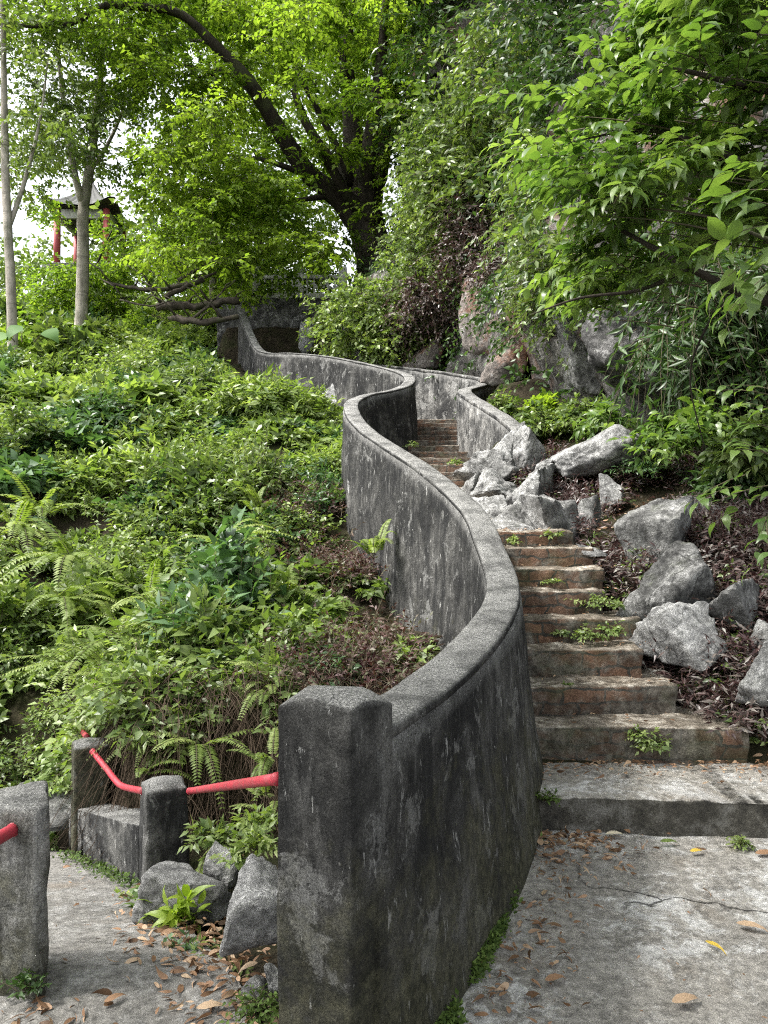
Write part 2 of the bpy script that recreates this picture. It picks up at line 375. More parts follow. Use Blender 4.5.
# ------------------------------------------------------------------ leaves
TEMPL = {
    'quad': (np.array([[0, 0, 0], [.42, .5, .1], [1, 0, -.1], [.42, -.5, .1]]), [(0, 1, 2), (0, 2, 3)]),
    'dia': (np.array([[0, 0, 0], [.4, .5, .12], [1, 0, -.16], [.4, -.5, .12], [.45, 0, 0.0]]), [(0, 1, 4), (4, 1, 2), (0, 4, 3), (4, 2, 3)]),
    'ov3': (np.array([[0, 0, 0], [1, 0, -.3]] + [[t, q * w, z + (.10 * w if q else 0)] for t, w, z in ((.08, .26, .0), (.27, .5, .02), (.52, .43, .0), (.78, .2, -.1)) for q in (-1, 0, 1)]),
            [(0, 3, 2), (0, 4, 3)] + [f for i in range(3) for f in ((2 + 3 * i, 3 + 3 * i, 6 + 3 * i), (2 + 3 * i, 6 + 3 * i, 5 + 3 * i), (3 + 3 * i, 4 + 3 * i, 7 + 3 * i), (3 + 3 * i, 7 + 3 * i, 6 + 3 * i))] + [(11, 12, 1), (12, 13, 1)]),
    'ov': (np.array([[0, 0, 0], [.22, .43, .1], [.58, .40, .08], [1, 0, -.24], [.58, -.40, .08], [.22, -.43, .1], [.22, 0, 0.02], [.58, 0, -.04]]),
           [(0, 1, 6), (6, 1, 2), (6, 2, 7), (7, 2, 3), (0, 6, 5), (6, 7, 4), (6, 4, 5), (7, 3, 4)]),
}

class Leaves:
    def __init__(s): s.A = []
    def add(s, pos, axis, nrm, L, W, tint):
        n = len(pos); s.A.append((pos, axis, nrm, np.broadcast_to(L, n), np.broadcast_to(W, n), np.broadcast_to(tint, n)))
    def count(s): return sum(len(a[0]) for a in s.A)
    def build(s, name, mat, parent=None, shape='dia', loc=None):
        pos, ax, nr, L, W, ti = [np.concatenate([a[i] for a in s.A]) for i in range(6)]
        ax = unit(ax); nr = unit(nr - ax * np.sum(nr * ax, 1, keepdims=True)); sd = np.cross(nr, ax)
        T, tri = TEMPL[shape]; nv = len(T)
        V = (pos[:, None] + ax[:, None] * (T[None, :, 0:1] * L[:, None, None]) + sd[:, None] * (T[None, :, 1:2] * W[:, None, None])
             + nr[:, None] * (T[None, :, 2] * np.where(T[None, :, 2] > 0, W[:, None], L[:, None]))[..., None])
        tri = np.array(tri)
        loops = (tri[None] + (np.arange(len(pos)) * nv)[:, None, None]).reshape(-1)
        if loc is not None: V = V - np.asarray(loc, float)
        me = mesh_np(name, V.reshape(-1, 3), loops, np.full(len(loops) // 3, 3), np.repeat(ti, nv), smooth_shade=(shape in ('ov', 'ov3')))
        o = link(name, me, mat, parent)
        if loc is not None:
            o.location = [float(x) for x in loc] if parent is None else (0, 0, 0)
        return o

class Stems:
    """thin three-sided stems collected into one mesh"""
    def __init__(s): s.V = []; s.n = 0; s.l = []
    def add(s, base, d, length, droop, r, seg=4):
        N = len(base); t = np.linspace(0, 1, seg + 1)
        p = base[:, None] + d[:, None] * (length[:, None] * t)[..., None]; p = p.copy(); p[..., 2] -= (droop * length)[:, None] * t ** 2
        a = unit(np.cross(d, np.array([0.2, 0.3, 0.93]))); b = np.cross(d, a)
        rr = (np.broadcast_to(r, N)[:, None] * (1 - 0.75 * t))[..., None]
        rings = [p + rr * (a * cos(q) + b * sin(q))[:, None] for q in (0, 2.094, 4.189)]
        V = np.stack(rings, 2).reshape(-1, 3)
        idx = (np.arange(N) * (seg + 1) * 3)[:, None, None] + (np.arange(seg) * 3)[None, :, None]
        q = []
        for j in range(3):
            k = (j + 1) % 3
            q.append(np.stack([idx[..., 0] + j, idx[..., 0] + k, idx[..., 0] + 3 + k, idx[..., 0] + 3 + j], -1))
        s.l.append(np.stack(q, 2).reshape(-1) + s.n); s.V.append(V); s.n += len(V)
    def build(s, name, mat, parent=None, loc=None):
        V = np.concatenate(s.V); l = np.concatenate(s.l)
        if loc is not None: V = V - np.asarray(loc, float)
        o = link(name, mesh_np(name, V, l, np.full(len(l) // 4, 4), np.full(len(V), 0.5), smooth_shade=True), mat, parent)
        if loc is not None: o.location = [float(x) for x in loc] if parent is None else (0, 0, 0)
        return o

Z = np.array([0, 0, 1.0])
def sprigs(rng, lv, base, d, length, nl, ll, lw, droop=0.3, spread=0.9, up=0.7, jit=0.35, start=0.25, tint=(0, 1), stems=None, stem_r=0.004, taper=0.35, tmean=None):
    base = np.asarray(base, float); d = unit(np.asarray(d, float)); N = len(base)
    length = np.broadcast_to(np.asarray(length, float), N); dr = np.broadcast_to(np.asarray(droop, float), N)
    ph = rng.integers(0, 2, N); tb = rng.random(N) if tmean is None else np.broadcast_to(tmean, N)
    for j in range(nl):
        t = start + (1 - start) * (j + rng.random(N) * 0.6) / nl
        t = np.minimum(t, 1.0)
        pos = base + d * (length * t)[:, None]; pos[:, 2] -= dr * length * t ** 2
        tan = d.copy(); tan[:, 2] -= 2 * dr * t; tan = unit(tan)
        side = unit(np.cross(tan, Z) + rng.normal(0, .25, (N, 3))) * np.where((j + ph) % 2, 1.0, -1.0)[:, None]
        sp = spread * (0.25 if j == nl - 1 else 1.0)
        ax = unit(tan * 0.6 + side * sp + rng.normal(0, jit * 0.7, (N, 3)) - Z * 0.15)
        nr = Z * up + rng.normal(0, jit, (N, 3)) + tan * 0.15
        s = (1 - taper * np.abs(t - 0.45) / 0.55) * (0.7 + 0.6 * rng.random(N))
        ti = np.clip(tint[0] + (tint[1] - tint[0]) * (0.55 * tb + 0.45 * rng.random(N)), 0, 1)
        lv.add(pos, ax, nr, ll * s, lw * s, ti)
    if stems is not None: stems.add(base, d, length, dr, stem_r)

def dome_dirs(rng, n, lo=0.15, hi=1.0):
    z = lo + (hi - lo) * rng.random(n); a = rng.random(n) * 2 * pi; r = np.sqrt(np.maximum(0, 1 - z * z))
    return np.column_stack([r * np.cos(a), r * np.sin(a), z])

# ------------------------------------------------------------------ terrain
# curved wall centreline, from the right hand edge of its coping (near part) and the middle of its coping (farther part)
NEARB = [(394, 725, 2.07), (459, 680, 2.62), (496, 642, 3.15), (515, 612, 3.75), (520, 590, 4.25), (514, 565, 4.75), (501, 537, 5.15)]
FARC = [(475, 512, 5.6), (450, 487, 6.2), (420, 464, 6.9), (390, 445, 7.7), (365, 428, 8.5), (353, 413, 9.3), (352, 402, 10.2), (364, 395, 10.9),
        (385, 391, 11.4), (403, 386, 11.95), (410, 379, 12.6), (404, 373, 13.2), (385, 367.5, 13.8), (355, 361, 14.6), (325, 356, 15.4), (295, 353.5, 16.1),
        (270, 353, 16.7), (258, 347, 17.4), (249, 330, 18.5), (242, 311, 20)]
b3 = catmull([P(*q) for q in NEARB], 0.06)
tn = np.gradient(b3[:, :2], axis=0); tn = unit(tn)
left = np.column_stack([-tn[:, 1], tn[:, 0]])
nearc = b3.copy(); nearc[:, :2] += left * 0.095
keyp = [np.array([-0.085, 2.085, 0.957])] + [nearc[i] for i in np.linspace(0, len(nearc) - 1, 8).astype(int)] + [P(*q) for q in FARC]
WALLC = catmull(keyp, 0.06)
wy = np.maximum.accumulate(WALLC[:, 1])
def xwall(y): return np.interp(y, wy, WALLC[:, 0])
def pathz(y): return np.maximum(-1.3, np.where(y < 2.6, 0.0, -0.27 * (y - 2.6)))
def stairz(y): return np.interp(y, [3.9, 4.0, 4.2, 6, 8, 10, 14.3, 15.2, 20, 30], [0, .1, .15, 1.38, 1.75, 2.12, 3.4, 3.45, 5.6, 8.0])
def stairR(y): return np.interp(y, [4.3, 5, 6, 7, 8.5, 10, 12, 13.5, 15], [2.0, 1.7, 1.65, 1.5, 1.2, 1.2, 1.3, 1.9, 1.9])
def terrain(x, y, rough=True):
    x = np.asarray(x, float); y = np.asarray(y, float)
    far_left = np.interp(y, [2.6, 5.4, 6.2, 7.2, 9.3, 13, 16, 20, 26, 32, 36, 60], [-.05, -.85, -.45, .25, 1.5, 3.3, 4.4, 5.7, 8.2, 11, 11.6, 8])
    near_wall = np.interp(y, [2.2, 2.6, 3.5, 4.5, 4.75, 5.15, 5.6, 7.2, 9.3, 13, 16, 20, 26, 32, 36, 60], [0, -.05, -.12, -.4, -.3, .3, .45, .75, 1.75, 3.1, 4.2, 5.7, 8.2, 11, 11.6, 8])
    L = far_left + (near_wall - far_left) * smooth(-2.7, -1.7, x)
    R = np.interp(y, [3.9, 4.05, 4.4, 6, 8, 9.5, 11, 14, 20, 30], [-.02, .12, .3, 1.2, 1.75, 2.25, 3.0, 4.5, 7, 9]) + np.clip(x - 2.2, 0, 8) * 0.16 * smooth(3.9, 4.6, y)
    S = stairz(y)
    S = S - 0.38 * smooth(4.4, 4.9, y) * (1 - smooth(14.0, 14.6, y))
    S = S + (R - S) * smooth(-0.1, 0.35, x - stairR(y))
    xw = xwall(y)
    zt = np.where(y < 2.0, 0.0, L + (S - L) * smooth(-0.09, 0.09, x - xw))
    zt = zt + np.where(x < xw - 0.3, 1.0, 0.0) * smooth(6.0, 7.5, y) * smooth(0.3, 1.6, xw - x) * 0.32 * fbm(np.column_stack([x.ravel() * .62, y.ravel() * .62, 0 * x.ravel()]), 29, 2).reshape(x.shape)
    # terrace with the balustrade
    tz = smooth(20.6, 20.9, y) * smooth(-4.6, -4.2, x) * (1 - smooth(33, 36, y))
    zt = zt + (np.maximum(zt, 7.55) - zt) * tz
    if rough:
        q = np.column_stack([x.ravel(), y.ravel(), np.zeros(x.size)])
        amp = np.where((y > 4.2), 0.10, 0.03) * np.where((x > xw) & (y < 6.3) & (x < stairR(y) + .1), 0.12, 1.0)
        zt = zt + amp * fbm(q * 1.3, 5, 3).reshape(x.shape)
    # the left path: keep the soil under it, let the bank start behind its edge
    xr_ = np.interp(y, [1.9, 2.2, 3.0, 3.95, 5.15, 6.0], [-.2, -.32, -.72, -1.13, -2.0, -3.0])
    pm = (1 - smooth(0.0, 0.32, x - xr_)) * smooth(1.9, 2.1, y) * (1 - smooth(5.3, 6.2, y + 0.18 * np.clip(-x - 2.5, -1, 3)))
    zt = zt + (pathz(y) - 0.05 - zt) * pm
    return zt - 0.035
def T(x, y): return float(terrain(np.array([x]), np.array([y]))[0])

def axis_coords(a, b, c, d, fine, grow):
    v = list(np.arange(b, c + 1e-6, fine)); s = fine; x = c
    while x < d: s *= grow; x += s; v.append(x)
    s = fine; x = b
    while x > a: s *= grow; x -= s; v.insert(0, x)
    return np.array(v)
gx = axis_coords(-45, -4, 3.5, 30, 0.08, 1.12); gy = axis_coords(-9, 2.0, 12.5, 60, 0.09, 1.09)
X, Y = np.meshgrid(gx, gy); ZT = terrain(X, Y)
nx, ny = len(gx), len(gy)
ii = (np.arange(ny - 1)[:, None] * nx + np.arange(nx - 1)[None]).ravel()
me = mesh_np('ground', np.column_stack([X.ravel(), Y.ravel(), ZT.ravel()]), np.stack([ii, ii + 1, ii + nx + 1, ii + nx], 1).ravel(), np.full(len(ii), 4), smooth_shade=True)
tag(link('ground', me, M['soil']), 'dark soil slope rising to both sides of the steps', kind='structure')

def ribbon(name, lefts, rights, zf, mat, nu=26, step=0.08, amp=0.006, label=None, seed=1):
    l = catmull(lefts, step); r = catmull(rights, step); n = max(len(l), len(r))
    f = lambda a: np.column_stack([np.interp(np.linspace(0, 1, n), np.linspace(0, 1, len(a)), a[:, k]) for k in range(2)])
    l, r = f(l), f(r); t = np.linspace(0, 1, nu)
    xy = l[:, None] * (1 - t[None, :, None]) + r[:, None] * t[None, :, None]
    q = np.column_stack([xy.reshape(-1, 2), np.zeros(n * nu)])
    z = zf(q[:, 0], q[:, 1]) + amp * fbm(q * 2.2, seed, 4)
    q[:, 2] = z
    ii = (np.arange(n - 1)[:, None] * nu + np.arange(nu - 1)[None]).ravel()
    me = mesh_np(name, q, np.stack([ii, ii + 1, ii + nu + 1, ii + nu], 1).ravel(), np.full(len(ii), 4), smooth_shade=True)
    o = link(name, me, mat); tag(o, label, kind='structure'); return o
ribbon('pavement', [(-6, -7), (-6, 0), (-1.0, 1.2), (-0.15, 1.95), (0.0, 2.3), (0.3, 2.9), (0.55, 3.4), (0.7, 3.95)], [(6, -7), (6, 0), (5.5, 1.2), (5, 2), (4.8, 2.5), (4.7, 3), (4.6, 3.4), (4.5, 3.95)],
       lambda x, y: 0 * x, M['pave'], nu=60, label='pale cracked concrete landing at the foot of the steps')
ribbon('path', [(-5, -3), (-4.5, 1.0), (-3.2, 2.2), (-2.6, 3.0), (-3.4, 4.2), (-4.6, 5.3)], [(0.2, -3), (0.1, 1.0), (-0.32, 2.2), (-0.72, 3.0), (-1.15, 3.95), (-2.05, 5.15)],
       lambda x, y: pathz(y) + 0.004, M['path'], nu=40, amp=0.004, label='grey concrete path sloping down past the low wall', seed=8)

# ------------------------------------------------------------------ curved walls
def sweep(c, half, profile_fn):
    """profile_fn(i) -> list of (side offset, z); closed loop swept along the centreline"""
    tn = unit(np.gradient(c[:, :2], axis=0)); lf = np.column_stack([-tn[:, 1], tn[:, 0]])
    V = []; fs = []; m = None
    for i in range(len(c)):
        pr = profile_fn(i); m = len(pr)
        for s, z in pr: V.append((c[i, 0] - lf[i, 0] * s, c[i, 1] - lf[i, 1] * s, z))
    for i in range(len(c) - 1):
        for j in range(m):
            k = (j + 1) % m
            fs.append((i * m + j, (i + 1) * m + j, (i + 1) * m + k, i * m + k))
    fs.append(tuple(range(m - 1, -1, -1))[::-1]); fs.append(tuple((len(c) - 1) * m + j for j in range(m))[::-1])
    return np.array(V), fs

def wall_pair(c, root, half, batter, zbot, mat, seed, cap_h=0.035):
    # body with 12 rows each side, small bulges, then the rounded coping
    rows = 12
    def prof(i):
        top = c[i, 2] - cap_h; bot = zbot[i]; out = []
        for j in range(rows + 1):
            z = bot + (top - bot) * j / rows; out.append((half + batter[i] * (1 - j / rows) ** 1.15, z))
        for j in range(rows, -1, -1):
            z = bot + (top - bot) * j / rows; out.append((-half - 0.35 * batter[i] * (1 - j / rows), z))
        return out
    V, fs = sweep(c, half, prof)
    d = 0.016 * fbm(V * np.array([1.7, 1.7, 2.2]), seed, 4)
    m = 2 * (rows + 1); side = np.tile(np.where(np.arange(m) <= rows, 1.0, -1.0), len(c))
    tn = unit(np.gradient(c[:, :2], axis=0)); lf = np.repeat(np.column_stack([-tn[:, 1], tn[:, 0]]), m, 0)
    V[:, :2] -= lf * (side * d)[:, None]
    link('wall_body', mesh('wall_body', V, fs), mat, root)
    h = half + 0.0015
    def cap(i):
        z = c[i, 2]
        w = h
        return [(w, z - cap_h + 0.002), (w, z - 0.016), (w - 0.008, z - 0.004), (w - 0.03, z + 0.002), (0, z + 0.006), (-w + 0.03, z + 0.002), (-w + 0.008, z - 0.004), (-w, z - 0.016), (-w, z - cap_h + 0.002)]
    V, fs = sweep(c, h, cap)
    V[:, 2] += 0.006 * fbm(V * 2.5, seed + 3, 4); V[:, :2] += 0.003 * fbm(V * 4, seed + 6, 3)[:, None]
    link('coping', mesh('coping', V, fs), mat, root)

y_ = WALLC[:, 1]
curved = thing('curved_wall', 'long dark weathered concrete wall snaking uphill beside the steps, ending in a square pillar', 'wall', (-0.1, 2.05, 0))
lowest = np.minimum(terrain(WALLC[:, 0] - 0.25, y_, False), terrain(WALLC[:, 0] + 0.25, y_, False)) - 0.35
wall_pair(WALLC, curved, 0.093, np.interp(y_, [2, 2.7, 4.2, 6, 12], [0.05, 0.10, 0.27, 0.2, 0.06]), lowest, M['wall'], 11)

def grid_box(name, corners, z0, z1, mat, parent=None, res=0.03, amp=0.006, seed=0, bev=0.012, top_fn=None, nfreq=6.0):
    """rough prism on four plan corners (anticlockwise), its faces subdivided, edges worn round"""
    c = np.asarray(corners, float); bm = bmesh.new()
    lo = [bm.verts.new((x, y, z0)) for x, y in c]; hi = [bm.verts.new((x, y, z1)) for x, y in c]; n = len(c)
    bm.faces.new(lo[::-1]); bm.faces.new(hi)
    for i in range(n): bm.faces.new((lo[i], lo[(i + 1) % n], hi[(i + 1) % n], hi[i]))
    bmesh.ops.bevel(bm, geom=[e for e in bm.edges], offset=bev, segments=2, affect='EDGES', profile=0.6)
    big = True; it = 0
    while it < 6:
        es = [e for e in bm.edges if e.calc_length() > res * 2]
        if not es or len(bm.verts) > 9000: break
        bmesh.ops.subdivide_edges(bm, edges=es, cuts=1, use_grid_fill=True); it += 1
    bmesh.ops.triangulate(bm, faces=[f for f in bm.faces if len(f.verts) > 4])
    bm.verts.ensure_lookup_table(); bm.normal_update()
    V = np.array([v.co[:] for v in bm.verts]); N = np.array([v.normal[:] for v in bm.verts])
    d = amp * fbm(V * nfreq, seed, 4)
    V = V + N * d[:, None]
    if top_fn is not None: V = top_fn(V)
    for v, p in zip(bm.verts, V): v.co = p
    me = bpy.data.meshes.new(name); bm.to_mesh(me); bm.free()
    me.polygons.foreach_set('use_smooth', [True] * len(me.polygons))
    return link(name, me, mat, parent)

# end pillar of the curved wall
A_, B_, C_, D_ = P(277, 711, 2.02)[:2], P(352, 709, 1.915)[:2], P(393, 700, 2.06)[:2], None
D_ = A_ + C_ - B_ + np.array([0.0, 0.03])
ctr = (A_ + C_) / 2
def pillar_top(zc, rise, ctr, rad):
    def f(V):
        m = V[:, 2] > zc - 0.004
        r = np.max(np.abs(V[:, :2] - ctr), 1) / rad
        V[m, 2] += rise * (1 - np.clip(r[m], 0, 1) ** 1.6)
        return V
    return f
grid_box('pillar', [A_, B_, C_, D_], -0.15, 1.02, M['wall'], curved, 0.02, 0.004, 3, 0.011, pillar_top(1.02, 0.045, ctr, 0.15), 9)

# upper right parapet
RW = [(531, 446, 9.2), (520, 430, 9.7), (505, 417, 10.3), (486, 405, 11.0), (468, 394, 11.7), (465, 389, 12.2), (476, 386, 12.9), (488, 382.5, 13.5), (486, 379, 14.1), (470, 376, 14.6),
      (440, 371.5, 15.1), (410, 368, 15.6), (380, 365.5, 16.1), (340, 363, 16.9)]
RWC = catmull([P(*q) for q in RW], 0.08)
upper = thing('parapet_wall', 'short upper concrete wall with pale lichen, bending around the top landing', 'wall', RWC[0])
lowr = np.minimum(terrain(RWC[:, 0], RWC[:, 1], False) - 0.6, RWC[:, 2] - 1.15)
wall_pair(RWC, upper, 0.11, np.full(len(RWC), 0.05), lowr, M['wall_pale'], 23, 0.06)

# ------------------------------------------------------------------ steps
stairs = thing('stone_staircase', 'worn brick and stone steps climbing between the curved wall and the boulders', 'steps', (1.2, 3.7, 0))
front = lambda px, D: (px - 384) / F * D
# big bottom landing
def slab_noise(V):
    m = V[:, 2] > 0.1
    V[m, 2] += 0.012 * fbm(V[m] * 2.0, 61, 4); return V
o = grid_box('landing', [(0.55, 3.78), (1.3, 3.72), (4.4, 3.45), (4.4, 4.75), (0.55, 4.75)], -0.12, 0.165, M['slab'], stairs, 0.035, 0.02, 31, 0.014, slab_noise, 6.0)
ys = [4.28, 4.56, 4.84, 5.12, 5.40, 5.68, 5.96, 6.24, 6.55]
tops = [P(0, t, y)[2] for t, y in zip([727, 686, 649, 619, 591, 569, 547.5, 531], ys)]
rights = [2.02, 1.74, 1.62, 1.7, 1.55, 1.62, 1.62, 1.55]
for i, (yf, zt, xr) in enumerate(zip(ys, tops, rights)):
    sk = random.Random(i).uniform(-0.03, 0.03)
    xl, xl2 = float(xwall(yf)) + 0.03, float(xwall(yf + 0.5)) + 0.03
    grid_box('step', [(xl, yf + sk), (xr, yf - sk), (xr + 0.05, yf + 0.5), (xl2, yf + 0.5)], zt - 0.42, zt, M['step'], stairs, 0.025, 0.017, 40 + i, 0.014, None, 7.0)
# farther steps: up and round behind the wall to the top landing
sp = catmull([(1.1, 6.5, tops[-1]), (0.75, 7.3, 1.6), (0.45, 8.5, 1.82), (0.55, 9.8, 2.08), (0.85, 11.2, 2.5), (0.86, 12.6, 2.93), (0.8, 14.3, 3.41)], 0.02)
ns = 0
zc = tops[-1] + 0.1
for p_i in range(len(sp)):
    if sp[p_i, 2] >= zc:
        p = sp[p_i]; d = unit((sp[min(p_i + 5, len(sp) - 1)] - sp[p_i - 5])[:2]); s = np.array([-d[1], d[0]])
        w = 0.62
        a, b = p[:2] + s * w, p[:2] - s * w
        a[0] = max(a[0], float(xwall(a[1])) + 0.03)
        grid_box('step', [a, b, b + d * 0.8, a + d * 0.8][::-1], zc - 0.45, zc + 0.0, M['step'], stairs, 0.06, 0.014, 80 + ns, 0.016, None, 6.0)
        zc += 0.128; ns += 1
grid_box('landing', [(-0.2, 14.25), (1.9, 14.25), (1.6, 15.3), (-0.4, 15.9)], 3.0, 3.42, M['step'], stairs, 0.08, 0.012, 99, 0.02)

# ------------------------------------------------------------------ low wall, posts, rails on the left
def post(label, c, half, z0, z1, rise, seed, rot=0.0, taper=0.0, mat=None):
    r = thing('concrete_post', label, 'post', (c[0], c[1], z0))
    cs = [np.array(c) + half * np.array([cos(a + rot), sin(a + rot)]) * 1.28 for a in (pi / 4 + pi, pi / 4 + 1.5 * pi, pi / 4, pi / 4 + pi / 2)]
    def f(V):
        V = pillar_top(z1, rise, np.array(c), half)(V)
        if taper:
            k = 1 - taper * np.clip((V[:, 2] - z0) / (z1 - z0), 0, 1)
            V[:, :2] = np.array(c) + (V[:, :2] - np.array(c)) * k[:, None]
        return V
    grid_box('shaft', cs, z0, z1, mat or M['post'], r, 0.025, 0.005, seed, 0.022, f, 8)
    return r
p2 = P(164, 790, 4.0); p1 = P(90, 750, 5.05)
post('stubby grey concrete post with pale lichen, joined by the red rail to the big pillar', p2[:2], 0.128, -0.75, P(0, 790, 3.9)[2], 0.03, 5, 0.45, 0.1)
post('dark concrete post at the far end of the low wall', p1[:2], 0.125, -1.1, P(0, 747, 4.95)[2], 0.025, 6, 0.45, 0.06, M['wall'])
d = unit(p1[:2] - p2[:2]); s = np.array([-d[1], d[0]])
a, b = p2[:2] + d * 0.1, p1[:2] + d * 0.12
lw = thing('low_wall', 'low dark mossy concrete kerb wall between the two posts', 'wall', (*((a + b) / 2), -0.5))
za, zb = P(150, 830, 3.95)[2], P(64, 806, 5.1)[2]
def slope_top(V):
    t = np.clip(((V[:, :2] - a) @ d) / np.linalg.norm(b - a), 0, 1); m = V[:, 2] > -0.4
    V[m, 2] += (za + (zb - za) * t[m]) - 0.0; return V
grid_box('wall_body', [a + s * 0.1, b + s * 0.1, b - s * 0.1, a - s * 0.1][::-1], -1.1, 0.0, M['post'], lw, 0.04, 0.008, 8, 0.014, slope_top, 7)

# left foreground pillar, a broad stone slab
lp = thing('stone_pillar', 'broad grey lichen covered pillar cropped by the left edge, nearest the path', 'pillar', (-1.25, 2.5, 0))
def lp_top(V):
    m = V[:, 2] > 0.5
    V[m, 2] += 0.12 * np.clip(V[m, 0] - xr + 0.05, -1, 0) + 0.015 * fbm(V[m] * 5, 3, 3); return V
xr = P(47, 900, 2.45)[0]
grid_box('shaft', [(xr - 0.42, 2.50), (xr - 0.02, 2.42), (xr, 2.46), (xr - 0.12, 2.72), (xr - 0.45, 2.74)], -0.15, P(0, 806, 2.45)[2], mat_concrete_wall('lichen_concrete', 4.0, True), lp, 0.025, 0.008, 14, 0.016, lp_top, 7)

def rail(label, pts, r=0.02, step=0.04):
    t = thing('handrail', label, 'handrail', pts[0]); c = catmull(pts, step) if len(pts) > 2 else np.linspace(pts[0], pts[1], 12)
    V, fs = tube_arrays(c, np.full(len(c), r), 14, 2, 0.02)
    link('rail', mesh('rail', V, fs), M['paint'], t)
    # little rusty sockets where the pipe enters the concrete
    for e, (q, w) in enumerate(((pts[0], pts[1]), (pts[-1], pts[-2]))):
        d = unit(np.asarray(w, float) - np.asarray(q, float)); V, fs = tube_arrays([np.asarray(q) - d * 0.01, np.asarray(q) + d * 0.012], [r * 1.12, r * 1.1], 14)
        link('socket', mesh('socket', V, fs), M['paint'], t)
    return t
rp = P(190, 791, 3.93)
rail('straight red pipe rail from the stubby post to the big pillar', [rp, P(277, 779, 2.08)], 0.0165)
rail('bent red pipe rail dropping from the far dark post to the stubby post', [P(93, 752, 4.93), P(106, 768, 4.75), P(117, 782, 4.55), P(122, 786, 4.5), P(130, 788.5, 4.35), P(143, 791, 4.02)], 0.018)
rail('short red pipe end showing above the far dark post', [P(87, 737, 5.2), P(80, 729, 5.75)], 0.018)
rail('red pipe rail end set in the broad pillar at the left edge', [P(14, 829, 2.44), P(-60, 873, 2.0)], 0.02)

# ------------------------------------------------------------------ boulders
def boulder(label, cx, cy, w, h, D, seed, mat='rock', depth=0.9, planes=13, tilt=0.0, sub=4, name='boulder', group=None, rough=1.0, yaw=None, cut=5.0):
    c = P(cx, cy, D); k = D / F; rng = np.random.default_rng(seed)
    bm = bmesh.new(); bmesh.ops.create_icosphere(bm, subdivisions=sub, radius=1.0)
    V = np.array([v.co[:] for v in bm.verts])
    n = unit(rng.normal(0, 1, (planes, 3))); hh = 0.62 + 0.38 * rng.random(planes)
    n = np.vstack([n, [[0, 0, -1]]]); hh = np.append(hh, 0.7)
    q = np.maximum(V @ n.T, 1e-3) / hh
    p_ = 14.0
    r = 1.0 / np.maximum((q ** p_).sum(1) ** (1 / p_), 0.4)
    V = V * r[:, None]
    V = V + V * (rough * (0.10 * fbm(V * 1.6, seed, 4) + 0.035 * (1 - np.abs(fbm(V * 4.5, seed + 5, 3))) - 0.02))[:, None]
    yw = rng.random() * 6.28 if yaw is None else yaw
    R = np.array([[cos(yw), -sin(yw), 0], [sin(yw), cos(yw), 0], [0, 0, 1]]); V = V @ R.T
    if tilt:
        R = np.array([[cos(tilt), 0, sin(tilt)], [0, 1, 0], [-sin(tilt), 0, cos(tilt)]]); V = V @ R.T
    lo, hi = V.min(0), V.max(0); V = (V - (lo + hi) / 2) / (hi - lo) * np.array([w * k, w * k * depth, h * k])
    for v, q in zip(bm.verts, V): v.co = q
    me = bpy.data.meshes.new(name); bm.to_mesh(me); bm.free()
    me.polygons.foreach_set('use_smooth', [True] * len(me.polygons))
    try: me.set_sharp_from_angle(angle=radians(38))
    except Exception: pass
    o = link(name, me, M[mat], None, c)
    return tag(o, label, 'rock', group)
RK = 'grey boulders beside the steps'
boulder('tall pointed grey boulder standing behind the angular one, right of the steps', 656, 537, 84, 84, 6.0, 3, 'rock', 0.8, 9, sub=5, group=RK)
boulder('large angular boulder with a dark broken face, right beside the upper steps', 664, 582, 104, 84, 5.4, 21, 'rock_face', 0.8, 10, sub=5, group=RK)
boulder('low light grey boulder with a sloping top beside the fourth step', 678, 634, 84, 66, 4.95, 7, 'rock_pale', 0.8, 9, 0.2, 5, group=RK)
boulder('smooth rounded grey boulder just right of the low light one', 738, 605, 66, 52, 5.15, 9, 'rock', 0.9, 12, sub=5, group=RK)
boulder('grey boulder cut by the right edge of the picture among purple plants', 764, 668, 60, 74, 4.4, 12, 'rock', 0.9, 10, sub=5, group=RK)
boulder('small dark grey rock wedged behind the rounded boulder', 734, 572, 48, 50, 5.9, 15, 'rock', 0.9, 9, group=RK)
boulder('blocky brownish rock half hidden behind the pointed boulder', 704, 520, 48, 48, 6.8, 18, 'rock_dark', 0.9, 8, group=RK)
boulder('broad pale slab of limestone jutting out under the cliff plants', 606, 452, 110, 52, 8.4, 22, 'rock_pale', 0.7, 8, -0.2, 5, group=RK)
boulder('small upright grey stone below the broad slab', 612, 490, 30, 34, 7.9, 25, 'rock_pale', 0.9, 9, group=RK)
boulder('grey rock between the slab and the rocky outcrop', 588, 522, 34, 56, 7.0, 28, 'rock', 0.9, 9, group=RK)
boulder('flat little white stone lying on the end of an upper step', 592, 550, 30, 13, 6.0, 31, 'rock_pale', 0.9, 9, group=RK)
boulder('grey rock just beyond the rounded boulder at the right edge', 775, 640, 50, 40, 4.9, 33, 'rock', 0.9, 9, group=RK)
OC = 'pale broken stones of the outcrop at the wall end'
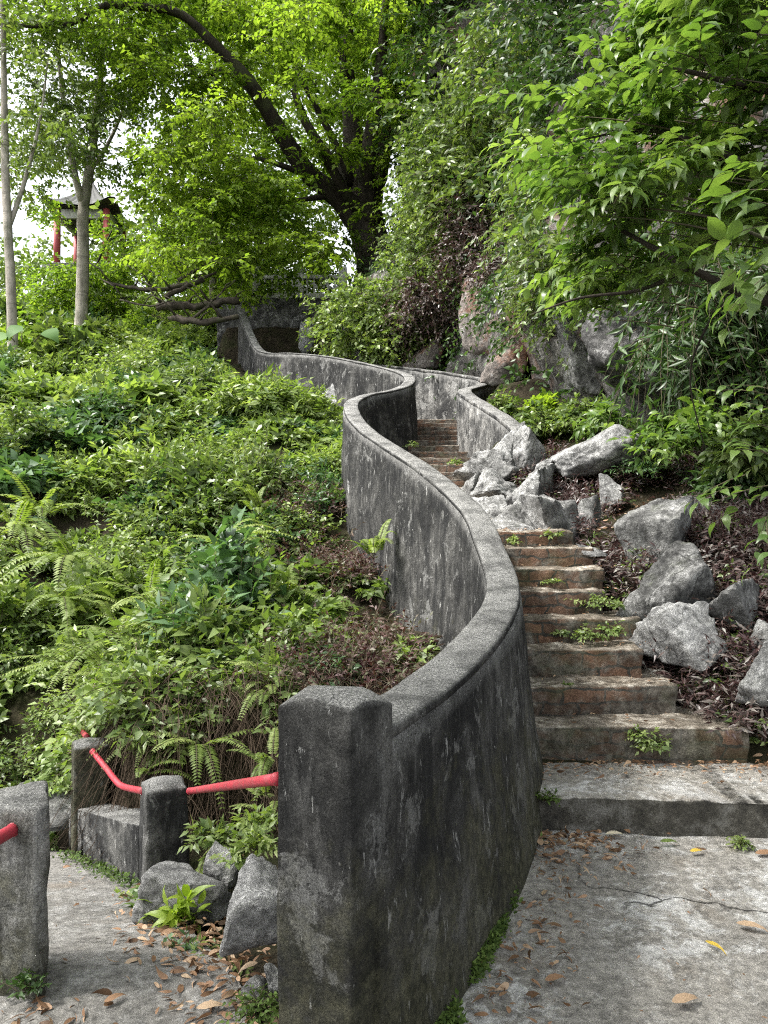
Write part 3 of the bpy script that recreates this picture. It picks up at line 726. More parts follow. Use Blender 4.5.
outc = [('leaning dark slab of the outcrop touching the end of the upper wall', 507, 448, 30, 42, 9.0, 41, 'rock_white', 0.35),
        ('pale slab of the outcrop just right of the leaning dark slab', 524, 453, 30, 40, 8.9, 42, 'rock_white', -0.3),
        ('flat white stone at the left side of the outcrop', 482, 468, 40, 26, 8.9, 43, 'rock_white', 0.2),
        ('large tilted grey stone in the middle of the outcrop', 498, 490, 42, 34, 8.3, 44, 'rock_white', -0.4),
        ('white cracked stone at the right of the outcrop', 530, 492, 44, 46, 8.0, 45, 'rock_white', 0.3),
        ('dark grey stone at the lower left of the outcrop beside the wall', 492, 517, 34, 34, 7.6, 46, 'rock_white', 0.2),
        ('big pale stone at the lower middle of the outcrop above the steps', 520, 520, 46, 42, 7.2, 47, 'rock_white', -0.3),
        ('grey stone at the lower right of the outcrop above the steps', 550, 523, 44, 44, 6.9, 48, 'rock_white', 0.2),
        ('long pale ledge along the bottom of the outcrop just above the steps', 512, 534, 60, 24, 6.75, 50, 'rock_white', 0.1),
        ('pale wedge of rock between the flat white stone and the wall', 474, 492, 24, 30, 8.6, 51, 'rock_white', -0.2),
        ('grey knob in the upper middle of the outcrop', 500, 470, 26, 24, 8.7, 52, 'rock', 0.1),
        ('small white stone on top of the outcrop', 545, 470, 18, 18, 8.5, 49, 'rock_white', 0.0)]
for lb, cx, cy, w, h, D, sd, mt, tl in outc: boulder(lb, cx, cy, w * 1.4, h * 1.35, D, sd, mt, 1.1, 11, tl, 5, group=OC, rough=1.4)
CK = 'big rocks at the foot of the cliff'
boulder('massive dark ridged rock bulging from the cliff under the overhanging leaves', 640, 352, 130, 120, 9.6, 61, 'rock_dark', 0.7, 11, 0.5, 5, group=CK, rough=1.6)
boulder('smooth grey shoulder of rock right of the dark ridged rock', 672, 372, 100, 70, 9.3, 62, 'rock', 0.6, 8, 0.35, 5, group=CK)
boulder('pale rock face streaked with ochre left of the overhanging leaves', 484, 318, 50, 84, 14.4, 63, 'rock_red', 0.6, 9, 0.1, 5, group=CK)
boulder('rust stained rock behind the lime green shrub', 508, 358, 60, 66, 12.9, 64, 'rock_red', 0.6, 9, 0.1, 5, group=CK)
boulder('brown rock above the upper wall below the purple creeper', 424, 352, 42, 40, 16.0, 65, 'rock_red', 0.7, 9, 0.0, 4, group=CK)
boulder('grey craggy rock at the cliff foot behind the low lime shrub', 578, 352, 56, 90, 11.0, 66, 'rock', 0.7, 9, 0.2, 5, group=CK, rough=1.6)
boulder('pale weathered rock showing high on the cliff through the creepers', 430, 108, 40, 84, 21.5, 67, 'rock_pale', 0.6, 9, 0.0, 5, group=CK, rough=1.6)
boulder('pale rock showing through the overhanging leaves', 648, 272, 60, 50, 10.4, 68, 'rock_pale', 0.5, 9, 0.3, 4, group=CK)
boulder('white rock behind the bare twig at the right', 708, 285, 60, 60, 10.0, 69, 'rock_pale', 0.5, 9, 0.0, 4, group=CK)
LK = 'rocks on the bank by the left path'
boulder('smooth grey boulder leaning on the left side of the big pillar', 260, 905, 74, 84, 2.62, 71, 'rock_pale', 0.8, 9, -0.3, 5, group=LK)
boulder('long dark grey rock sloping down from the stubby post', 192, 896, 98, 66, 3.35, 72, 'rock_pale', 0.8, 9, -0.5, 5, group=LK)
boulder('light grey rock on top of the sloping rock', 226, 862, 46, 40, 3.5, 73, 'rock_pale', 0.9, 9, 0.0, 5, group=LK)
boulder('pale stone at the foot of the big pillar, half out of frame', 282, 986, 36, 44, 2.28, 75, 'rock_pale', 0.9, 9, 0.2, 4, group=LK)
boulder('small stone between the leaf litter and the pillar', 256, 985, 30, 22, 2.35, 76, 'rock', 0.9, 9, 0.2, 4, group=LK)
boulder('flat grey ledge of rock behind the broad left pillar', 40, 806, 90, 34, 5.3, 78, 'rock', 0.7, 9, 0.2, 4, group=LK)
WK = 'stones along the foot of the curved wall'
boulder('pale stone at the wall foot below its upper bend', 358, 492, 22, 30, 8.9, 81, 'rock_pale', 0.9, 9, group=WK)
boulder('large pale stone set in the base of the far wall', 342, 392, 46, 28, 15.0, 82, 'rock_pale', 0.5, 9, group=WK)
boulder('grey stone peeping over between pillar and coping', 399, 697, 22, 20, 3.2, 83, 'rock_pale', 0.9, 9, group=WK)
boulder('tall pale stone leaning by the terrace wall', 306, 338, 16, 32, 19.6, 84, 'rock_pale', 0.8, 9, 0.4, group=WK)


# ------------------------------------------------------------------ cliff
CB = catmull([(9, 4.0, 0), (6.2, 6.6, 0), (4.6, 8.4, 0), (3.5, 9.8, 0), (2.7, 11.2, 0), (2.35, 12.8, 0), (2.1, 15.2, 0), (1.1, 17.3, 0), (-0.2, 18.6, 0), (-0.3, 21, 0), (0.4, 24.5, 0), (1.5, 28, 0)], 0.25)[:, :2]
ct = unit(np.gradient(CB, axis=0)); CN = np.column_stack([ct[:, 1], -ct[:, 0]])      # points into the hill
cz = terrain(CB[:, 0], CB[:, 1], False) - 0.6
def cliff_pt(i, h):
    i = np.clip(i, 0, len(CB) - 1).astype(int)
    back = 0.22 * h + 0.25 * np.sin(h * 0.9 + i * 0.05) - 0.3 * np.exp(-((h - 2.2) / 0.8) ** 2)
    return np.column_stack([CB[i] + CN[i] * back[:, None], cz[i] + h])
hs_ = np.linspace(0, 17, 90); I, H = np.meshgrid(np.arange(len(CB)), hs_)
V = cliff_pt(I.ravel(), H.ravel())
nrm = np.column_stack([-CN[I.ravel()], np.full(I.size, 0.2)])
V += nrm * (0.55 * fbm(V * 0.45, 71, 3) + 0.22 * (1 - np.abs(fbm(V * 1.3, 75, 4))) + 0.06 * fbm(V * 4, 79, 3))[:, None]
n_ = len(CB); ii = (np.arange(len(hs_) - 1)[:, None] * n_ + np.arange(n_ - 1)[None]).ravel()
tag(link('cliff', mesh_np('cliff', V, np.stack([ii, ii + 1, ii + n_ + 1, ii + n_], 1).ravel(), np.full(len(ii), 4), smooth_shade=True), M['cliff']),
    'steep limestone cliff behind the steps, overgrown with creepers', kind='structure')
CV = V.reshape(len(hs_), n_, 3)
# hill above the cliff, behind everything
# ------------------------------------------------------------------ terrace, pavilion, logs
rw = thing('retaining_wall', 'dark rubble wall holding up the terrace under the white balustrade', 'wall', (-2.2, 20.8, 5.5))
def rwn(V): V[:, 1] -= 0.05 * fbm(V * np.array([2.5, 2, 4.5]), 9, 3); return V
grid_box('wall_body', [(-4.5, 20.62), (0.2, 20.62), (0.2, 20.9), (-4.5, 20.9)], 4.6, 7.56, M['rock_dark'], rw, 0.08, 0.02, 7, 0.03, rwn)
bal = thing('balustrade', 'white terrace balustrade with square pillars and open fretwork under the big tree', 'balustrade', (-2.3, 20.75, 7.56))
M['white'] = mat_plain('dirty_white_concrete', (0.42, 0.42, 0.39), 0.85, 0.45, 5)
xs = [P(q, 0, 20.75)[0] for q in (258, 300, 343)]
for i, x in enumerate(xs): grid_box('pillar', [(x - .11, 20.65), (x + .11, 20.65), (x + .11, 20.87), (x - .11, 20.87)], 7.5, 8.42, M['white'], bal, 0.08, 0.004, i, 0.02)
for i in range(2):
    x0, x1 = xs[i] + .112, xs[i + 1] - .112
    grid_box('rail', [(x0, 20.69), (x1, 20.69), (x1, 20.83), (x0, 20.83)], 8.1, 8.2, M['white'], bal, 0.1, 0.003, i, 0.01)
    grid_box('base_rail', [(x0, 20.69), (x1, 20.69), (x1, 20.83), (x0, 20.83)], 7.566, 7.7, M['white'], bal, 0.1, 0.003, i, 0.01)
    bm = bmesh.new(); k = 5; wd = (x1 - x0) / k
    def bx(a, b, c, d):
        r = bmesh.ops.create_cube(bm, size=1.0)
        for v in r['verts']: v.co = ((a + b) / 2 + v.co.x * (b - a), 20.76 + v.co.y * 0.06, (c + d) / 2 + v.co.z * (d - c))
    for j in range(k):
        q = x0 + j * wd
        bx(q + wd * .38, q + wd * .62, 7.702, 8.098); bx(q + .004, q + wd * .376, 7.94, 8.0) if j % 2 else bx(q + .004, q + wd * .376, 7.79, 7.85)
        bx(q + wd * .624, q + wd - .004, 7.86, 7.92)
    m_ = bpy.data.meshes.new('fretwork'); bm.to_mesh(m_); bm.free(); link('fretwork', m_, M['white'], bal)

pav = thing('pavilion', 'open pavilion with red columns and a dark tiled upturned roof, seen between the slim trees', 'pavilion', (*P(91, 262, 30.5),))
pc = P(91, 262, 30.5); M['tile'] = mat_plain('dark_roof_tile', (0.06, 0.062, 0.058), 0.8, 0.5, 9); M['red'] = mat_plain('red_column_paint', (0.36, 0.07, 0.075), 0.6, 0.25, 5); M['darkwood'] = mat_plain('dark_ceiling_wood', (0.05, 0.045, 0.042), 0.8, 0.4, 8)
zt_ = P(0, 222, 30.5)[2]; hw = 0.95
for sx in (-1, 1):
    for sy in (-1, 1):
        x, y = pc[0] + sx * hw, pc[1] + sy * hw
        V, fs = tube_arrays([(x, y, pc[2] - 0.6), (x, y, zt_ + 0.12)], [0.13, 0.13], 14); link('column', mesh('column', V, fs), M['red'], pav)
for sx, sy in ((0, -1), (0, 1), (-1, 0), (1, 0)):
    x, y = pc[0] + sx * hw, pc[1] + sy * hw; a = hw - 0.16 if sx == 0 else 0.06; b = hw - 0.16 if sy == 0 else 0.06
    grid_box('beam', [(x - a, y - b), (x + a, y - b), (x + a, y + b), (x - a, y + b)], zt_ - 0.25, zt_ + 0.1, M['white'], pav, 0.3, 0.0, 1, 0.01)
# curved hip roof: rings from the eaves to the ridge knob, with lifted corners and tile ribs
rings = []; nseg = 64; prof = [(1.38, 0.0), (1.15, 0.12), (0.85, 0.36), (0.55, 0.7), (0.25, 1.1), (0.06, 1.45)]
for (rr, zz) in prof:
    for q in range(nseg):
        a = q / nseg * 2 * pi; m_ = max(abs(cos(a)), abs(sin(a))); c4 = (abs(sin(2 * a))) ** 6
        rad = rr / m_ * (1 + 0.03 * c4); rib = 0.025 * (q % 2)
        rings.append((pc[0] + rad * cos(a), pc[1] + rad * sin(a), zt_ + 0.12 + zz + rib + 0.3 * c4 * (rr / 1.38) ** 2.5))
fs = [(i * nseg + q, i * nseg + (q + 1) % nseg, (i + 1) * nseg + (q + 1) % nseg, (i + 1) * nseg + q) for i in range(len(prof) - 1) for q in range(nseg)]
fs.append(tuple(range((len(prof) - 1) * nseg, len(prof) * nseg)))
rf = link('roof', mesh('roof', rings, fs, False), M['tile'], pav)
cl = [(x, y, z - 0.05) for x, y, z in rings[:nseg]] + [(pc[0] + (x - pc[0]) * .5, pc[1] + (y - pc[1]) * .5, zt_ + 0.3) for x, y, z in rings[:nseg]]
link('ceiling', mesh('ceiling', cl, [(q, nseg + q, nseg + (q + 1) % nseg, (q + 1) % nseg) for q in range(nseg)] + [tuple(range(2 * nseg - 1, nseg - 1, -1))], False), M['darkwood'], pav)
V, fs = tube_arrays([(pc[0], pc[1], zt_ + 1.5), (pc[0], pc[1], zt_ + 1.7), (pc[0], pc[1], zt_ + 1.9)], [.06, .13, .02], 10); link('finial', mesh('finial', V, fs), M['tile'], pav)
grid_box('floor_slab', [(pc[0] - 1.3, pc[1] - 1.3), (pc[0] + 1.3, pc[1] - 1.3), (pc[0] + 1.3, pc[1] + 1.3), (pc[0] - 1.3, pc[1] + 1.3)], pc[2] - 0.75, pc[2] - 0.45, M['rock_dark'], pav, 0.3, 0.03, 4, 0.04)
boulder('dark craggy rock in front of the pavilion base', 64, 270, 24, 18, 28.5, 91, 'rock_dark', 0.8, 9)

LG = 'fallen logs below the terrace'
for lb, pts, r in [
    ('long dark log arching over the pile with its left end pointing out', [(104, 281, 18.2), (128, 287, 18.2), (160, 289, 18.1), (190, 283, 18.1), (216, 273, 18.3)], (.04, .07, .09, .09, .05)),
    ('thick log lying level at the bottom of the pile', [(158, 305, 18.0), (195, 306, 17.9), (240, 300, 18.1)], (.13, .14, .11)),
    ('slanting log propped from the pile up to the arching log', [(166, 299, 17.8), (180, 288, 17.9), (204, 279, 18.0)], (.1, .1, .07)),
    ('thin broken branch crossing the front of the pile', [(186, 324, 17.2), (203, 311, 17.3), (212, 303, 17.5)], (.05, .05, .03)),
    ('short pale branch at the top left of the terrace wall', [(178, 281, 18.6), (196, 270, 18.8), (214, 262, 19.0)], (.06, .06, .04)),
    ('low dark log at the left foot of the pile', [(170, 318, 17.3), (205, 322, 17.2), (238, 316, 17.4)], (.1, .12, .08)),
    ('thin dark branch crossing above the thick log', [(200, 312, 17.4), (222, 292, 17.6), (236, 280, 17.9)], (.03, .025, .015)),
    ('thin dark branch lying left of the pile', [(120, 300, 18.0), (150, 306, 17.8), (172, 300, 17.7)], (.03, .03, .02))]:
    p = [P(*q) for q in pts]; t = thing('fallen_log', lb, 'log', p[0], LG); pp = catmull(np.column_stack([np.array(p), np.array(r)]), .16); pp[:, :3] += .018 * np.random.default_rng(len(lb)).normal(0, 1, (len(pp), 3)) * pp[:, 3:] / .1
    tube('log', pp[:, :3], pp[:, 3] * .62, M['log'], t, 14, 3, 0.5)
    for q in range(1, len(pp) - 1, 3): tube('branch_stub', [pp[q, :3], pp[q, :3] + np.array([(-1) ** q * .12, -.06, .16]) * (1 + q % 2), pp[q, :3] + np.array([(-1) ** q * .3, -.05, .26]) * (1 + q % 2)], [pp[q, 3] * .35, .018, .006], M['log'], t, 6, q, .3)

# ------------------------------------------------------------------ trees
def pad_crown(rng, lv, st, C, R, per, slen, nl, ll, lw, flat=0.3, droop=0.25, up=0.9, tint=(0, 1), jit=0.35, spread=0.9, stem_r=0.006, bias=None):
    N = len(C); c = np.repeat(C, per, 0); r = np.repeat(np.broadcast_to(R, N), per); n = len(c)
    d = rng.normal(0, 1, (n, 3)); d[:, 2] *= flat; d = unit(d)
    b = c + d * (r * rng.random(n) ** 0.5 * 0.8)[:, None]
    dd = d + rng.normal(0, .35, (n, 3)) * np.array([1, 1, 0.5])
    if bias is not None: dd = dd + bias
    tm = np.repeat(rng.random(N), per) * 0.6 + 0.4 * rng.random(n)
    sprigs(rng, lv, b, dd, slen * (0.6 + 0.8 * rng.random(n)), nl, ll, lw, droop, spread, up, jit, 0.15, tint, st, stem_r, tmean=tm)

def pix_pads(rng, n, fx, D0, D1):
    out = []
    while len(out) < n:
        D = D0 + (D1 - D0) * rng.random(); q = fx(rng)
        if q is not None: out.append(P(q[0], q[1], D))
    return np.array(out)

rng = np.random.default_rng(101)
bt = thing('big_tree', 'huge dark trunked tree spreading bright green branches over the terrace', 'tree', P(368, 262, 22))
L_ = lambda pts: [P(*q) for q in pts]
tube('trunk', L_([(376, 300, 22), (370, 240, 22), (363, 190, 22), (354, 140, 22), (349, 90, 22), (344, 40, 22), (338, -40, 22)]), [.62, .5, .42, .3, .24, .2, .14], M['bark'], bt, 14, 5, 0.14, 0.25)
for pts, rad in [
    ([(362, 232, 22), (340, 200, 21.6), (310, 175, 21.2), (285, 140, 20.6), (266, 108, 20), (246, 78, 19.6), (215, 45, 19.2), (180, 14, 19), (140, 7, 18.8), (105, 6, 18.6), (70, 24, 18.4), (30, 26, 18.2), (-10, 22, 18)], [.34, .3, .27, .24, .2, .16, .13, .11, .1, .08, .06, .05, .03]),
    ([(352, 185, 21.8), (338, 150, 21.3), (322, 118, 21), (308, 92, 20.6), (296, 70, 20.4)], [.14, .11, .09, .07, .04]),
    ([(290, 146, 20.6), (264, 108, 20.2), (232, 74, 20.3), (205, 70, 20.4), (172, 62, 20.5)], [.12, .09, .07, .05, .03]),
    ([(256, 92, 19.8), (228, 73, 19.4), (198, 78, 19.2)], [.08, .06, .03]),
    ([(372, 200, 22), (384, 150, 22.4), (392, 95, 22.8), (398, 20, 23)], [.3, .24, .17, .1]),
    ([(350, 120, 22), (345, 70, 21.5), (350, 30, 21), (356, -20, 20.6)], [.16, .12, .1, .06]),
    ([(352, 180, 22), (330, 158, 23), (306, 120, 24), (292, 80, 25)], [.2, .15, .1, .06]),
    ([(374, 225, 21.8), (366, 180, 21), (372, 130, 20.6), (380, 70, 20.4), (386, 0, 20.2)], [.3, .24, .2, .15, .1]), ([(366, 215, 21.8), (344, 190, 21), (322, 150, 20.4), (304, 122, 20), (292, 90, 19.8)], [.22, .16, .12, .08, .04]), ([(310, 176, 21.2), (280, 165, 20.6), (255, 158, 20.2), (232, 162, 20)], [.1, .07, .05, .03]), ([(330, 196, 21.5), (300, 200, 21), (270, 205, 20.8)], [.09, .06, .03]),
    ([(250, 85, 19.6), (225, 52, 20.4), (190, 40, 21.4), (140, 52, 22)], [.08, .06, .05, .03])]:
    tube('limb', L_(pts), rad, M['bark'], bt, 10, 9, 0.12, 0.25)
lv, st = Leaves(), Stems()
def fx(r):
    x = r.uniform(95, 470); y = r.uniform(-60, 295)
    if x < 200 and 60 < y < 230 and r.random() < 0.6: return None
    if x > 400 and y > 130: return None
    if x < 150 and y > 180: return None
    if x > 345 and y > 215: return None
    if ((x - 352) / 36) ** 2 + ((y - 150) / 95) ** 2 < 1 and r.random() < .72: return None     # the open heart of the tree
    if abs((y - 178) - (x - 310) * 0.9) < 16 and 220 < x < 350 and r.random() < .4: return None
    if 215 < x < 330 and 85 < y < 190 and r.random() < .3: return None
    return x, y
C = pix_pads(rng, 350, fx, 18.6, 26.5)
pad_crown(rng, lv, st, C, rng.uniform(0.4, 0.85, len(C)), 22, 0.6, 10, 0.17, 0.105, 0.2, 0.35, 1.2)
C = pix_pads(rng, 60, lambda r: (r.uniform(-20, 150), r.uniform(-50, 45)), 17.5, 20.5)
pad_crown(rng, lv, st, C, rng.uniform(0.4, 0.8, len(C)), 12, 0.7, 10, 0.16, 0.08, 0.22, 0.3, 1.0)
LIMB = catmull([(372, 250, 0), (362, 180, 0), (354, 110, 0), (348, 30, 0)], 8)[:, :2]; LIMB = np.vstack([LIMB, catmull([(362, 232, 0), (310, 175, 0), (266, 108, 0), (246, 78, 0), (180, 14, 0), (105, 6, 0)], 8)[:, :2]])
C = pix_pads(rng, 62, lambda r: (lambda q: q if np.min(np.hypot(LIMB[:, 0] - q[0], LIMB[:, 1] - q[1])) > 34 else None)((r.uniform(140, 400), r.uniform(-20, 262))), 16.8, 19.2)
pad_crown(rng, lv, st, C, rng.uniform(0.3, 0.6, len(C)), 13, 0.55, 9, 0.15, 0.095, 0.2, 0.35, 1.2, (.35, 1))
lv.build('crown', M['lf_tree'], bt); st.build('twig_sprays', M['twig'], bt)

def slim_tree(label, trunk, rads, forks, region, n, D0, D1, seed, mat='lf_mid', leaf=0.17, per=11):
    rng = np.random.default_rng(seed); t = thing('slim_tree', label, 'tree', P(*trunk[0]))
    tube('trunk', L_(trunk), rads, M['bark_pale'], t, 10, seed, 0.08, 0.25)
    for f, fr in forks: tube('limb', L_(f), fr, M['bark_pale'], t, 8, seed + 1, 0.08, 0.25)
    lv, st = Leaves(), Stems(); C = pix_pads(rng, n, region, D0, D1)
    pad_crown(rng, lv, st, C, rng.uniform(0.35, 0.75, n), per, 0.6, 9, leaf, leaf * 0.5, 0.4, 0.3, 0.7, jit=0.5)
    lv.build('crown', M[mat], t); st.build('twig_sprays', M['twig'], t)
slim_tree('slim pale trunked tree standing in front of the pavilion', [(80, 362, 21), (83, 262, 21), (83, 215, 21), (88, 180, 21), (94, 135, 21), (100, 80, 21.2), (104, 20, 21.4), (107, -60, 21.6)], [.18, .16, .15, .13, .11, .09, .08, .05],
          [([(84, 205, 21), (76, 180, 20.8), (66, 120, 20.6), (58, 50, 20.5), (52, -30, 20.5)], [.12, .1, .07, .05, .03]), ([(90, 172, 21), (110, 140, 21.5), (128, 95, 22), (140, 40, 22)], [.06, .05, .04, .02])],
          lambda r: (r.uniform(20, 190), r.uniform(-60, 185)) if r.random() < .5 else (r.uniform(20, 130), r.uniform(80, 165)), 92, 19.5, 24, 7)
slim_tree('slender pale tree trunk at the left edge of the picture', [(14, 385, 17.5), (11, 290, 17.5), (8, 230, 17.6), (5, 160, 17.8), (4, 80, 18), (2, -50, 18)], [.12, .11, .1, .09, .07, .05],
          [([(8, 230, 17.6), (25, 180, 18), (40, 120, 18.3), (48, 60, 18.5)], [.06, .05, .03, .02])], lambda r: (r.uniform(-60, 75), r.uniform(-60, 190)), 75, 16.5, 21, 8, 'lf_light')
slim_tree('thin bare stemmed tree right of the pavilion trunk, half hidden in leaves', [(213, 300, 24), (214, 230, 24), (216, 170, 24), (214, 110, 24), (217, 40, 24)], [.12, .11, .1, .08, .05], [], lambda r: (r.uniform(150, 280), r.uniform(120, 280)), 40, 22, 27, 9, 'lf_tree')

def mass(name, label, cat, mat, regions, seed, per, slen, nl, ll, lw, flat=0.6, droop=0.35, up=0.5, kind=None, shape='quad', group=None, trunk=None, jit=0.5, bias=None):
    rng = np.random.default_rng(seed); lv, st = Leaves(), Stems()
    allC = []
    for fx, n, D0, D1, r0, r1 in regions:
        C = pix_pads(rng, n, fx, D0, D1); allC.append(C)
        pad_crown(rng, lv, st, C, rng.uniform(r0, r1, n), per, slen, nl, ll, lw, flat, droop, up, jit=jit, bias=bias)
    if kind:
        o = lv.build(name, M[mat]); tag(o, label, cat, group, kind); return o
    C = np.concatenate(allC); base = C.mean(0); base = np.array([base[0], base[1], C[:, 2].min() - 0.3])
    t = thing(name, label, cat, base, group); lv.build('foliage', M[mat], t, shape); st.build('stems', M['twig'], t)
    if trunk: tube('trunk', L_(trunk[0]), trunk[1], M['bark'], t, 9, seed, 0.12, 0.3)
    return t
box = lambda x0, x1, y0, y1: (lambda r: (r.uniform(x0, x1), r.uniform(y0, y1)))
mass('far_forest', 'dark wooded hill far behind the big tree', None, 'lf_mid', [(box(235, 800, -90, 230), 220, 30, 42, 1.2, 2.2), (box(120, 300, 190, 300), 45, 29, 38, .9, 1.6), (box(-60, 130, 250, 320), 26, 32, 40, .8, 1.4)], 201, 16, 1.4, 10, 0.34, 0.18, 0.5, kind='stuff')
mass('far_forest', 'paler trees standing behind the big tree, white sky between them', None, 'lf_tree', [(box(150, 340, 20, 285), 46, 28, 34, .6, 1.1), (box(150, 240, 215, 290), 26, 26, 30, .6, .9)], 211, 16, .9, 10, .22, .12, 0.4, kind='stuff')
mass('dark_tree', 'dense dark evergreen tree growing on top of the cliff at the top of the picture', 'tree', 'lf_dark', [(box(400, 640, -90, 120), 120, 17.5, 24, .7, 1.2)], 202, 18, 0.9, 10, 0.2, 0.09, trunk=([(510, 300, 21.5), (500, 200, 21.5), (495, 100, 21), (500, 0, 21)], [.25, .2, .16, .1]))
mass('dark_tree', 'dark tree behind the overhanging broad leaves at the top right', 'tree', 'lf_dark', [(box(600, 830, -90, 240), 120, 11, 16, .6, 1.0), (box(520, 640, -60, 150), 60, 12.5, 15, .5, .8)], 203, 18, 0.75, 10, 0.17, 0.075, trunk=([(700, 330, 13.5), (700, 200, 13.5), (690, 80, 13.5)], [.2, .16, .1]))
mass('drooping_tree', 'mid green tree with drooping narrow leaves above the creeper covered slope', 'tree', 'lf_mid', [(box(470, 610, 10, 125), 40, 14.5, 17.5, .5, .9), (box(420, 490, 110, 215), 40, 15.5, 18, .4, .7)], 204, 16, 0.75, 11, 0.19, 0.085, droop=0.6, trunk=([(520, 230, 17), (515, 150, 16.8), (525, 70, 16.4)], [.14, .11, .07]))
CG = 'creepers and shrubs on the cliff'
mass('creeper', 'thick bright creeper curtain hanging over the slope right of the big trunk', 'creeper', 'lf_light', [(lambda r: (lambda y: (r.uniform(428 - (y - 170) * 0.42, 470 - (y - 170) * 0.1), y))(r.uniform(165, 345)), 120, 15.8, 18.0, .3, .6)], 205, 15, 0.5, 9, 0.12, 0.065, 0.7, 0.5, 0.4, group=CG, bias=np.array([-.2, -.5, 0]))
mass('creeper', 'light green shrub foot of the creeper curtain, above the far wall', 'creeper', 'lf_light', [(box(325, 410, 290, 352), 46, 15.8, 17.6, .3, .5)], 206, 15, 0.45, 9, 0.12, 0.07, 0.8, 0.4, 0.5, group=CG, bias=np.array([-.1, -.4, 0]))
mass('creeper', 'maroon leaved creeper patch hanging beside the pale ochre rock', 'creeper', 'lf_purple', [(box(448, 500, 205, 270), 26, 14.8, 15.8, .25, .5), (box(402, 446, 282, 332), 24, 15.3, 16.2, .25, .45), (box(470, 506, 262, 290), 9, 13.6, 14.2, .2, .35)], 207, 16, 0.4, 9, 0.09, 0.045, 0.8, 0.6, 0.3, group=CG)
mass('creeper', 'dark creeper over the rock behind the overhanging branches at the right', 'creeper', 'lf_dark', [(box(600, 790, 235, 330), 60, 9.0, 10.4, .3, .5), (box(690, 800, 330, 400), 24, 8.0, 9.2, .25, .45)], 214, 15, 0.45, 9, 0.12, 0.06, 0.8, 0.5, 0.4, group=CG)
mass('creeper', 'dark hanging strap leaves below the overhanging tree, right of the ridged rock', 'creeper', 'lf_dark', [(box(655, 745, 255, 345), 34, 8.2, 9.2, .2, .45)], 208, 14, 0.45, 9, 0.2, 0.045, 0.8, 1.3, 0.2, group=CG, bias=np.array([0, -.3, -.6]))
mass('creeper', 'dark green creeper covering the cliff between pale rock and overhanging leaves', 'creeper', 'lf_mid', [(box(515, 620, 120, 250), 110, 12.0, 14.8, .3, .6), (box(555, 625, 245, 300), 20, 11.5, 13, .3, .5), (box(525, 640, 245, 320), 46, 10.6, 12.2, .25, .45), (box(560, 640, 270, 340), 14, 11, 12, .2, .4)], 209, 15, 0.5, 9, 0.13, 0.06, 0.8, 0.6, 0.4, group=CG)
# thin plant cover over the bare cliff face
rng = np.random.default_rng(210); lv = Leaves()
gaps = [(P(*q), r) for q, r in (((640, 345, 9.8), 1.2), ((486, 300, 15.6), 0.9), ((506, 350, 14), .8), ((430, 108, 22), .9), ((648, 270, 10.5), .7), ((708, 285, 10), .6), ((585, 335, 11.5), .8), ((424, 350, 17), .6))]
a = rng.integers(0, CV.shape[0] - 1, 9000); b = rng.integers(6, CV.shape[1] - 2, 9000); c = CV[a, b] + rng.normal(0, .12, (9000, 3))
keep = fbm(c * 0.55, 33, 3) > -0.5
for g, r in gaps: keep &= np.linalg.norm(c - g, axis=1) > r
c = c[keep]; nn = np.column_stack([-CN[b[keep]], np.full(len(c), 0.1)])
sprigs(rng, lv, c, nn + rng.normal(0, .45, (len(c), 3)), rng.uniform(.3, .8, len(c)), 10, 0.13, 0.06, 0.7, 0.9, 0.5, 0.5)
tag(lv.build('cliff_vegetation', M['lf_dark'], shape='quad'), 'small dark leaved plants covering the cliff face', kind='stuff')

# ------------------------------------------------------------------ overhanging broad leaved tree at the right
rng = np.random.default_rng(301)
ot = thing('overhanging_tree', 'broad leaved tree reaching in from the right edge over the boulders', 'tree', (3.9, 5.9, T(3.9, 5.9)))
tube('trunk', [(3.9, 5.9, T(3.9, 5.9) - .2), (3.8, 5.7, 2.0), (3.6, 5.5, 3.0), (3.3, 5.4, 4.2), (2.9, 5.4, 5.4)], [.11, .1, .09, .07, .04], M['bark'], ot, 10, 3, .08, .2)
tipsB = []
for pts, rad in [([(850, 330, 5.55), (770, 302, 5.2), (735, 290, 5.1), (690, 268, 5.1), (650, 246, 5.2), (610, 225, 5.4), (560, 205, 5.6)], [.05, .036, .03, .024, .018, .013, .006]),
                 ([(840, 200, 5.5), (760, 170, 5.2), (690, 140, 5.2), (640, 130, 5.4), (590, 138, 5.7), (560, 145, 5.9)], [.035, .026, .018, .012, .007, .004]),
                 ([(830, 100, 5.4), (760, 90, 5.1), (680, 70, 5.1), (650, 75, 5.3), (630, 80, 5.5)], [.03, .02, .014, .008, .004]),
                 ([(800, 40, 5.4), (740, 20, 5.1), (680, 0, 5.1), (640, -30, 5.3)], [.022, .016, .01, .005]),
                 ([(690, 268, 5.1), (640, 290, 5.2), (580, 298, 5.3), (530, 315, 5.5)], [.018, .013, .009, .004]),
                 ([(735, 290, 5.1), (705, 330, 5.3), (690, 380, 5.6), (705, 450, 5.9)], [.012, .009, .006, .004]),
                 ([(840, 260, 4.4), (770, 240, 4.3), (735, 225, 4.3)], [.02, .012, .005])]:
    tube('branch', L_(pts), rad, M['bark'], ot, 8, 4, .06, .06)
lv, st = Leaves(), Stems()
edge = lambda y: np.interp(y, [-60, 20, 55, 75, 110, 150, 175, 225, 262, 285, 300, 345], [632, 612, 585, 552, 508, 484, 480, 492, 560, 566, 545, 540])
